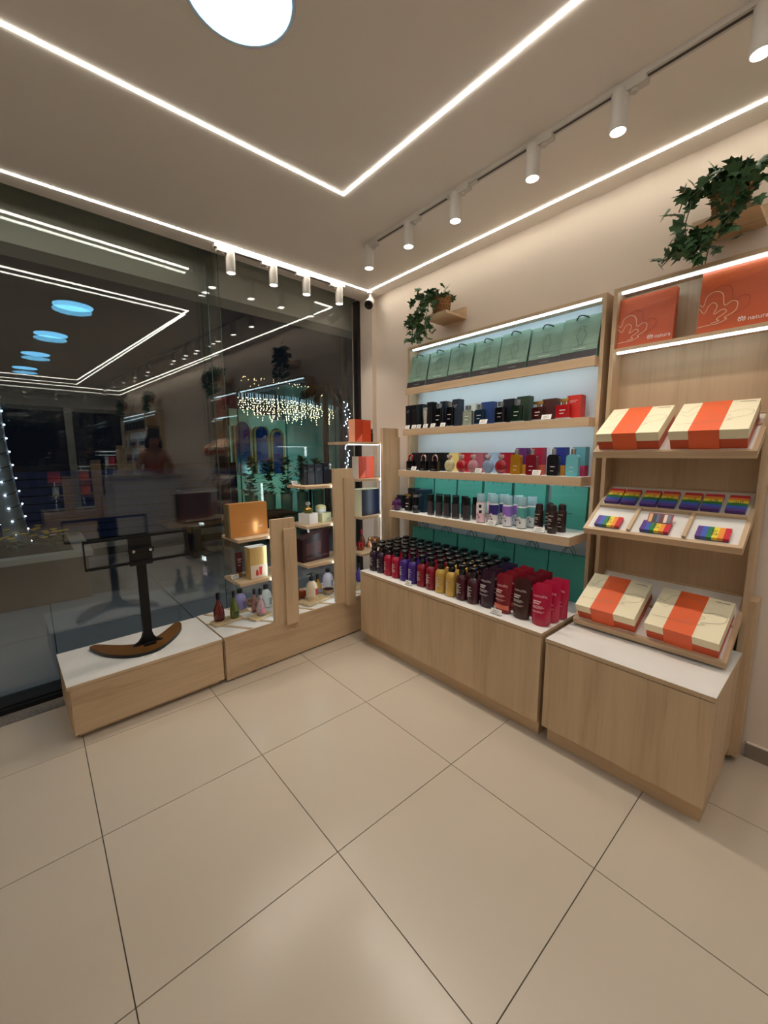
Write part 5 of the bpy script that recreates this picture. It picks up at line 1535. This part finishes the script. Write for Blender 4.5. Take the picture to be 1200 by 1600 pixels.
# planter
t = thing('street_planter', 'low beige masonry planter with pale coping outside the window', 'planter', (-1.9, 3.2, -0.008))
part(MB().box(-3.2, 2.50, -0.008, -0.93, 3.70, 0.40), 'planter_wall', mat('planter_render', (100, 80, 70), 0.8, noise=0.05), t)
part(MB().box(-3.24, 2.46, 0.40, -0.89, 3.74, 0.45), 'coping', mat('coping_stone', (176, 172, 164), 0.7), t)
part(MB().box(-3.1, 2.6, 0.45, -1.03, 3.6, 0.456), 'soil', mat('soil', (60, 50, 38), 0.9, noise=0.3), t)
rnd = random.Random(9)
FLW = mat('yellow_flower', (206, 176, 48), 0.6); GRN = mat('bedding_leaf', (58, 74, 40), 0.6, noise=0.2)
for k in range(8):
    x, y = -1.80+0.10*k, (2.68, 2.88)[k % 2]
    o = thing('flowering_plant', ORD[k]+' yellow flowering plant from the left in the street planter', 'plant', (x, y, 0.475), rnd.uniform(0, 6), 'yellow flowers in the planter')
    mb = MB(); fl = MB()
    for i in range(16):
        a = rnd.uniform(0, 2*PI); r = rnd.uniform(.02, .08)
        st = len(mb.v); leaf_geo(mb)
        mb.xf(Matrix.Translation((r*0.4*math.cos(a), r*0.4*math.sin(a), rnd.uniform(.0, .12))) @ rotm((math.cos(a), math.sin(a), rnd.uniform(.1, .8)), 0) @ Matrix.Scale(.05, 4), st)
    part(mb, 'leaves', GRN, o, world=False)
    for i in range(4):
        a = rnd.uniform(0, 2*PI); r = rnd.uniform(.01, .06)
        part(MB().lathe([(.004, 0), (.026, .008), (.030, .014), (.008, .012)], 8, (r*math.cos(a), r*math.sin(a), rnd.uniform(.10, .2))), 'flower', FLW, o, world=False)
# wrapped palm trunk
TRUNK = t = thing('palm_trunk', 'pale palm trunk wrapped in white fairy lights in the planter', 'tree', (-1.47, 3.10, 0.456))
TRK = mat('palm_bark', (150, 156, 160), 0.8, noise=0.1, nscale=20)
part(MB().tube([(-1.42, 3.10, 0.456), (-1.46, 3.10, 0.9), (-1.49, 3.1, 1.5), (-1.51, 3.1, 2.6), (-1.52, 3.1, 4.2)], [.10, .085, .075, .07, .07], 14), 'trunk', TRK, t, True)
BULB = emitter('white_fairy_light', (0.62, 0.76, 1.0), 16)
mb = MB(); wr = MB(); sp = []
for i in range(300):
    z = 0.5+i*0.0105; a = i*0.52
    r = 0.088-0.008*(z-0.5) if z < 1.5 else 0.079
    cx = -1.42-0.07*min(1, (z-.456)/1.0)-0.02*max(0, z-1.5)
    sp.append((cx+r*math.cos(a), 3.1+r*math.sin(a), z))
    if i % 3 == 0:
        mb.lathe([(.002, -.007), (.0085, 0), (.002, .007)], 5, (cx+(r+.006)*math.cos(a), 3.1+(r+.006)*math.sin(a), z))
wr.tube(sp, 0.004, 4)
s = part(wr, 'light_cable', BLACK, t); b = part(mb, 'fairy_lights', BULB, t); b['kind'] = 'stuff'
# bench with cooler
t = thing('street_bench', 'brown wooden slab bench on the pavement outside', 'bench', (0.85, 3.55, -0.008))
for k in range(3):
    part(MB().box(-0.03, 3.28+0.19*k, 0.43, 1.76, 3.455+0.19*k, 0.47), 'slat', WOOD_BENCH, t)
for x in (0.25, 1.45):
    part(MB().box(x, 3.32, -0.008, x+0.10, 3.80, 0.43), 'leg', mat('bench_leg', (60, 58, 56), 0.7), t)
o = thing('cool_box', 'dark blue box with pale lid edge standing on the bench', 'box', (0.42, 3.58, 0.4705))
part(MB().box(0.20, 3.42, 0.4705, 0.65, 3.74, 0.85), 'box_body', cm((30, 42, 86), 0.5), o)
part(MB().box(0.195, 3.415, 0.85, 0.655, 3.745, 0.875), 'lid', cm((120, 130, 150), 0.5), o)
# shutter across the street
t = thing('roller_shutter', 'dark blue roller shutter of the building across the street', 'shutter', (0.0, 5.2, -0.03))
SHB = mat('shutter_blue', (52, 66, 112), 0.5)
for k in range(9):
    part(MB().box(-1.75, 5.2, 0.10+0.115*k, 1.56, 5.225, 0.20+0.115*k), 'slat', SHB, t)
part(MB().box(-1.8, 5.225, -0.03, 1.6, 5.25, 1.20), 'back_sheet', cm((24, 28, 46), 0.6), t)
part(MB().box(-1.9, 5.05, -0.03, 1.7, 5.19, 0.06), 'sill', mat('coping_stone', (176, 172, 164), 0.7), t)
# turquoise lit building with arches
t = thing('arched_building', 'turquoise lit building with arched blue windows beyond the window', 'building', (3.3, 6.8, -0.03))
FAC = mat('facade_render', (196, 226, 206), 0.85, noise=0.05)
def arch(cx, w, z0, z1):
    pts = [(cx-w/2, z0), (cx+w/2, z0)]
    zs_ = z1-w/2
    for i in range(9):
        a = PI*i/8
        pts.append((cx+w/2*math.cos(a), zs_+w/2*math.sin(a)))
    return pts
RX = Matrix.Translation((0, 6.5, 0)) @ Matrix.Rotation(PI/2, 4, 'X')
part(MB().box(2.0, 6.55, -0.03, 3.30, 6.9, 2.12), 'wall', FAC, t)
part(MB().box(2.0, 6.50, 1.95, 2.55, 6.9, 2.30).box(2.55, 6.50, 1.95, 2.95, 6.9, 2.20), 'stepped_parapet', FAC, t)
part(MB().box(3.30, 6.45, -0.03, 4.75, 6.9, 2.9), 'side_wall', mat('side_render', (150, 190, 186), 0.85, noise=0.12, nscale=2), t)
BRK = mat('arch_brick', (176, 132, 84), 0.8, noise=0.2, nscale=30)
for k, (cx, w, z1) in enumerate(((2.27, .30, 2.04), (2.70, .27, 1.95), (3.08, .23, 1.85))):
    f = part(MB().prism(arch(cx, w+.10, 0.9, z1+.05), 0.0, 0.05).xf(Matrix.Translation((0, 6.55, 0)) @ Matrix.Rotation(PI/2, 4, 'X')), 'arch_surround', BRK, t)
    part(MB().prism(arch(cx, w, 0.9, z1), 0.05, 0.06).xf(Matrix.Translation((0, 6.55, 0)) @ Matrix.Rotation(PI/2, 4, 'X')), 'arched_window', cm((34, 58, 120), 0.2), f)
part(MB().box(4.40, 6.43, 1.15, 4.52, 6.45, 1.45), 'wall_plate', cm((180, 210, 196), 0.6), t)
# wall washer that lights the facade turquoise
t = thing('flood_lamp', 'turquoise flood lamp on a post lighting the arched building', 'lamp', (3.0, 5.0, -0.03))
part(MB().box(2.98, 4.98, -0.03, 3.02, 5.02, 0.85), 'post', BLACKMETAL, t)
part(MB().box(2.9, 4.95, 0.85, 3.1, 5.05, 0.97), 'housing', BLACKMETAL, t)
part(MB().box(2.92, 5.05, 0.87, 3.08, 5.054, 0.95), 'lens', emitter('flood_lens', (0.2, 0.9, 0.75), 6), t)
ld = bpy.data.lights.new('flood_beam', 'AREA'); ld.energy = 5.5; ld.color = (0.42, 0.95, 0.84); ld.size = 0.3
lo = bpy.data.objects.new('flood_beam', ld); COL.objects.link(lo); lo.parent = t; lo.location = (0.0, 0.10, 0.95); lo.rotation_euler = (math.radians(98), 0, 0)
# icicle curtain
t = thing('icicle_light_curtain', 'curtain of warm white icicle lights hanging over the street', 'string lights', (2.35, 4.5, 1.8))
rnd = random.Random(4)
wb = MB(); cb = MB(); yb = MB()
for k in range(52):
    x = 1.43+k*0.0355+rnd.uniform(-.008, .008)
    zt = 2.36-0.02*((x-2.3)/0.9)**2-0.10*max(0, (x-2.5))
    ln = rnd.uniform(.28, .52)*(1-0.35*abs(x-2.3))
    y = 4.5+rnd.uniform(-.04, .04)
    wb.tube([(x, y, zt), (x, y, zt-ln*0.35)], 0.004, 4)
    n = int(ln/0.04)
    for i in range(n):
        cb.lathe([(.001, -.009), (rnd.uniform(.004, .0075), 0), (.001, .009)], 5, (x+rnd.uniform(-.02, .02), y, zt-0.07-i*0.038-rnd.uniform(0, .02)))
for k in range(60):
    x = rnd.uniform(1.45, 3.6)
    yb.lathe([(.001, -.008), (rnd.uniform(.004, .008), 0), (.001, .008)], 5, (x, 4.55, 2.62-0.12*max(0, x-2.4)-rnd.choice((0, .06, .12, .2))*rnd.random()))
for x in (1.40, 3.32):
    part(MB().tube([(x, 4.52, -0.035), (x, 4.52, 2.40)], 0.010, 6), 'support_post', BLACKMETAL, t)
part(MB().tube([(1.40, 4.52, 2.37), (2.3, 4.52, 2.365), (3.32, 4.52, 2.28)], 0.004, 4), 'support_cable', BLACKMETAL, t)
part(wb, 'lead_wires', emitter('icicle_wire_glow', (0.45, 0.75, 0.95), 0.7), t, kind='stuff')  # faint blue glow put into the wire material itself
part(cb, 'bulbs', emitter('icicle_bulb', (1.0, 0.84, 0.50), 6), t, kind='stuff')
part(yb, 'upper_bulbs', emitter('upper_bulb', (1.0, 0.72, 0.34), 4), t, kind='stuff')
o = thing('light_support', 'tall grey street post with fairy lights beside the far corner', 'post', (2.62, 3.2, -0.03))
part(MB().tube([(2.62, 3.2, -0.03), (2.62, 3.2, 3.2)], 0.045, 10), 'post', cm((74, 74, 76), 0.7), o, True)
mb = MB()
for i in range(60):
    mb.lathe([(.001, -.007), (.007, 0), (.001, .007)], 5, (2.62+rnd.uniform(-.06, .06), 3.15, 0.5+i*0.028))
part(mb, 'fairy_lights', BULB, o, kind='stuff')
# row of potted shrubs
for k in range(5):
    x = 1.36+0.31*k
    o = thing('potted_shrub', ORD[k]+' potted shrub from the left in the row across the street', 'plant', (x, 4.05, -0.008), rnd.uniform(0, 6), 'potted shrubs across the street')
    part(MB().lathe([(.06, 0), (.085, .02), (.10, .70), (.085, .70)], 10), 'tall_pot', mat('green_pot', (140, 190, 156), 0.6), o, True, world=False)
    mb = MB()
    for i in range(130):
        a = rnd.uniform(0, 2*PI); r = rnd.uniform(.0, .10)
        st = len(mb.v); leaf_geo(mb)
        mb.xf(Matrix.Translation((r*math.cos(a), r*math.sin(a), rnd.uniform(.68, 1.30))) @ rotm((math.cos(a), math.sin(a), rnd.uniform(-.3, 1)), 0) @ Matrix.Scale(rnd.uniform(.06, .10), 4), st)
    part(mb, 'foliage', mat('shrub_leaf', (110, 150, 112), 0.6, noise=0.3), o, world=False, kind='stuff')
# palm crown in front of the lights
o = thing('street_palm', 'dark drooping palm tree in front of the icicle lights', 'tree', (2.86, 4.12, -0.03))
part(MB().tube([(2.86, 4.12, -0.03), (2.84, 4.12, 1.4), (2.86, 4.12, 2.5)], [.06, .05, .05], 8), 'trunk', cm((48, 42, 34), 0.9), o, True)
for i in range(16):
    a = 2*PI*i/16+rnd.uniform(-.1, .1)
    fr_ = MB()
    pts = [Vector((2.86+math.cos(a)*q, 4.12+math.sin(a)*q*0.5, 2.5+0.25*q*3-1.6*q*q*(1+rnd.random()*0.6))) for q in (0, .1, .2, .3, .4, .5)]
    fr_.tube(pts, [.008, .007, .006, .005, .004, .002], 4)
    for p, q in zip(pts[1:-1], pts[2:]):
        for s_ in (-1, 1):
            d = Vector((-math.sin(a)*s_*0.05, math.cos(a)*s_*0.05, -0.10))
            fr_.quadpts([p, q, q+d*0.9, p+d])
    part(fr_, 'frond', mat('palm_leaf', (34, 40, 24), 0.8), o, world=True)

# added lamp out of view, there to brighten the dim pavement
t = thing('unseen_fill_lamp', 'added unseen fill lamp on a tall grey pole left of the window', 'lamp', (-3.6, 2.0, -0.03))
part(MB().tube([(-3.6, 2.0, -0.03), (-3.6, 2.0, 3.4), (-3.3, 1.9, 3.62), (-2.9, 1.8, 3.66)], [.06, .045, .04, .035], 10), 'pole', cm((90, 92, 94), 0.5), t, True)
hd = part(MB().box(-3.0, 1.72, 3.64, -2.6, 1.88, 3.70), 'lamp_head', cm((80, 82, 84), 0.5), t)
part(MB().box(-2.96, 1.75, 3.634, -2.64, 1.85, 3.64), 'lens', emitter('fill_lens', (0.75, 0.9, 1.0), 30), hd)
ld = bpy.data.lights.new('fill_beam', 'SPOT'); ld.energy = 75; ld.color = (0.85, 0.94, 1.0); ld.spot_size = math.radians(150); ld.spot_blend = 0.5; ld.shadow_soft_size = 0.1
lo = bpy.data.objects.new('fill_beam', ld); COL.objects.link(lo); lo.parent = t; lo.location = (0.8, -0.2, 3.655)
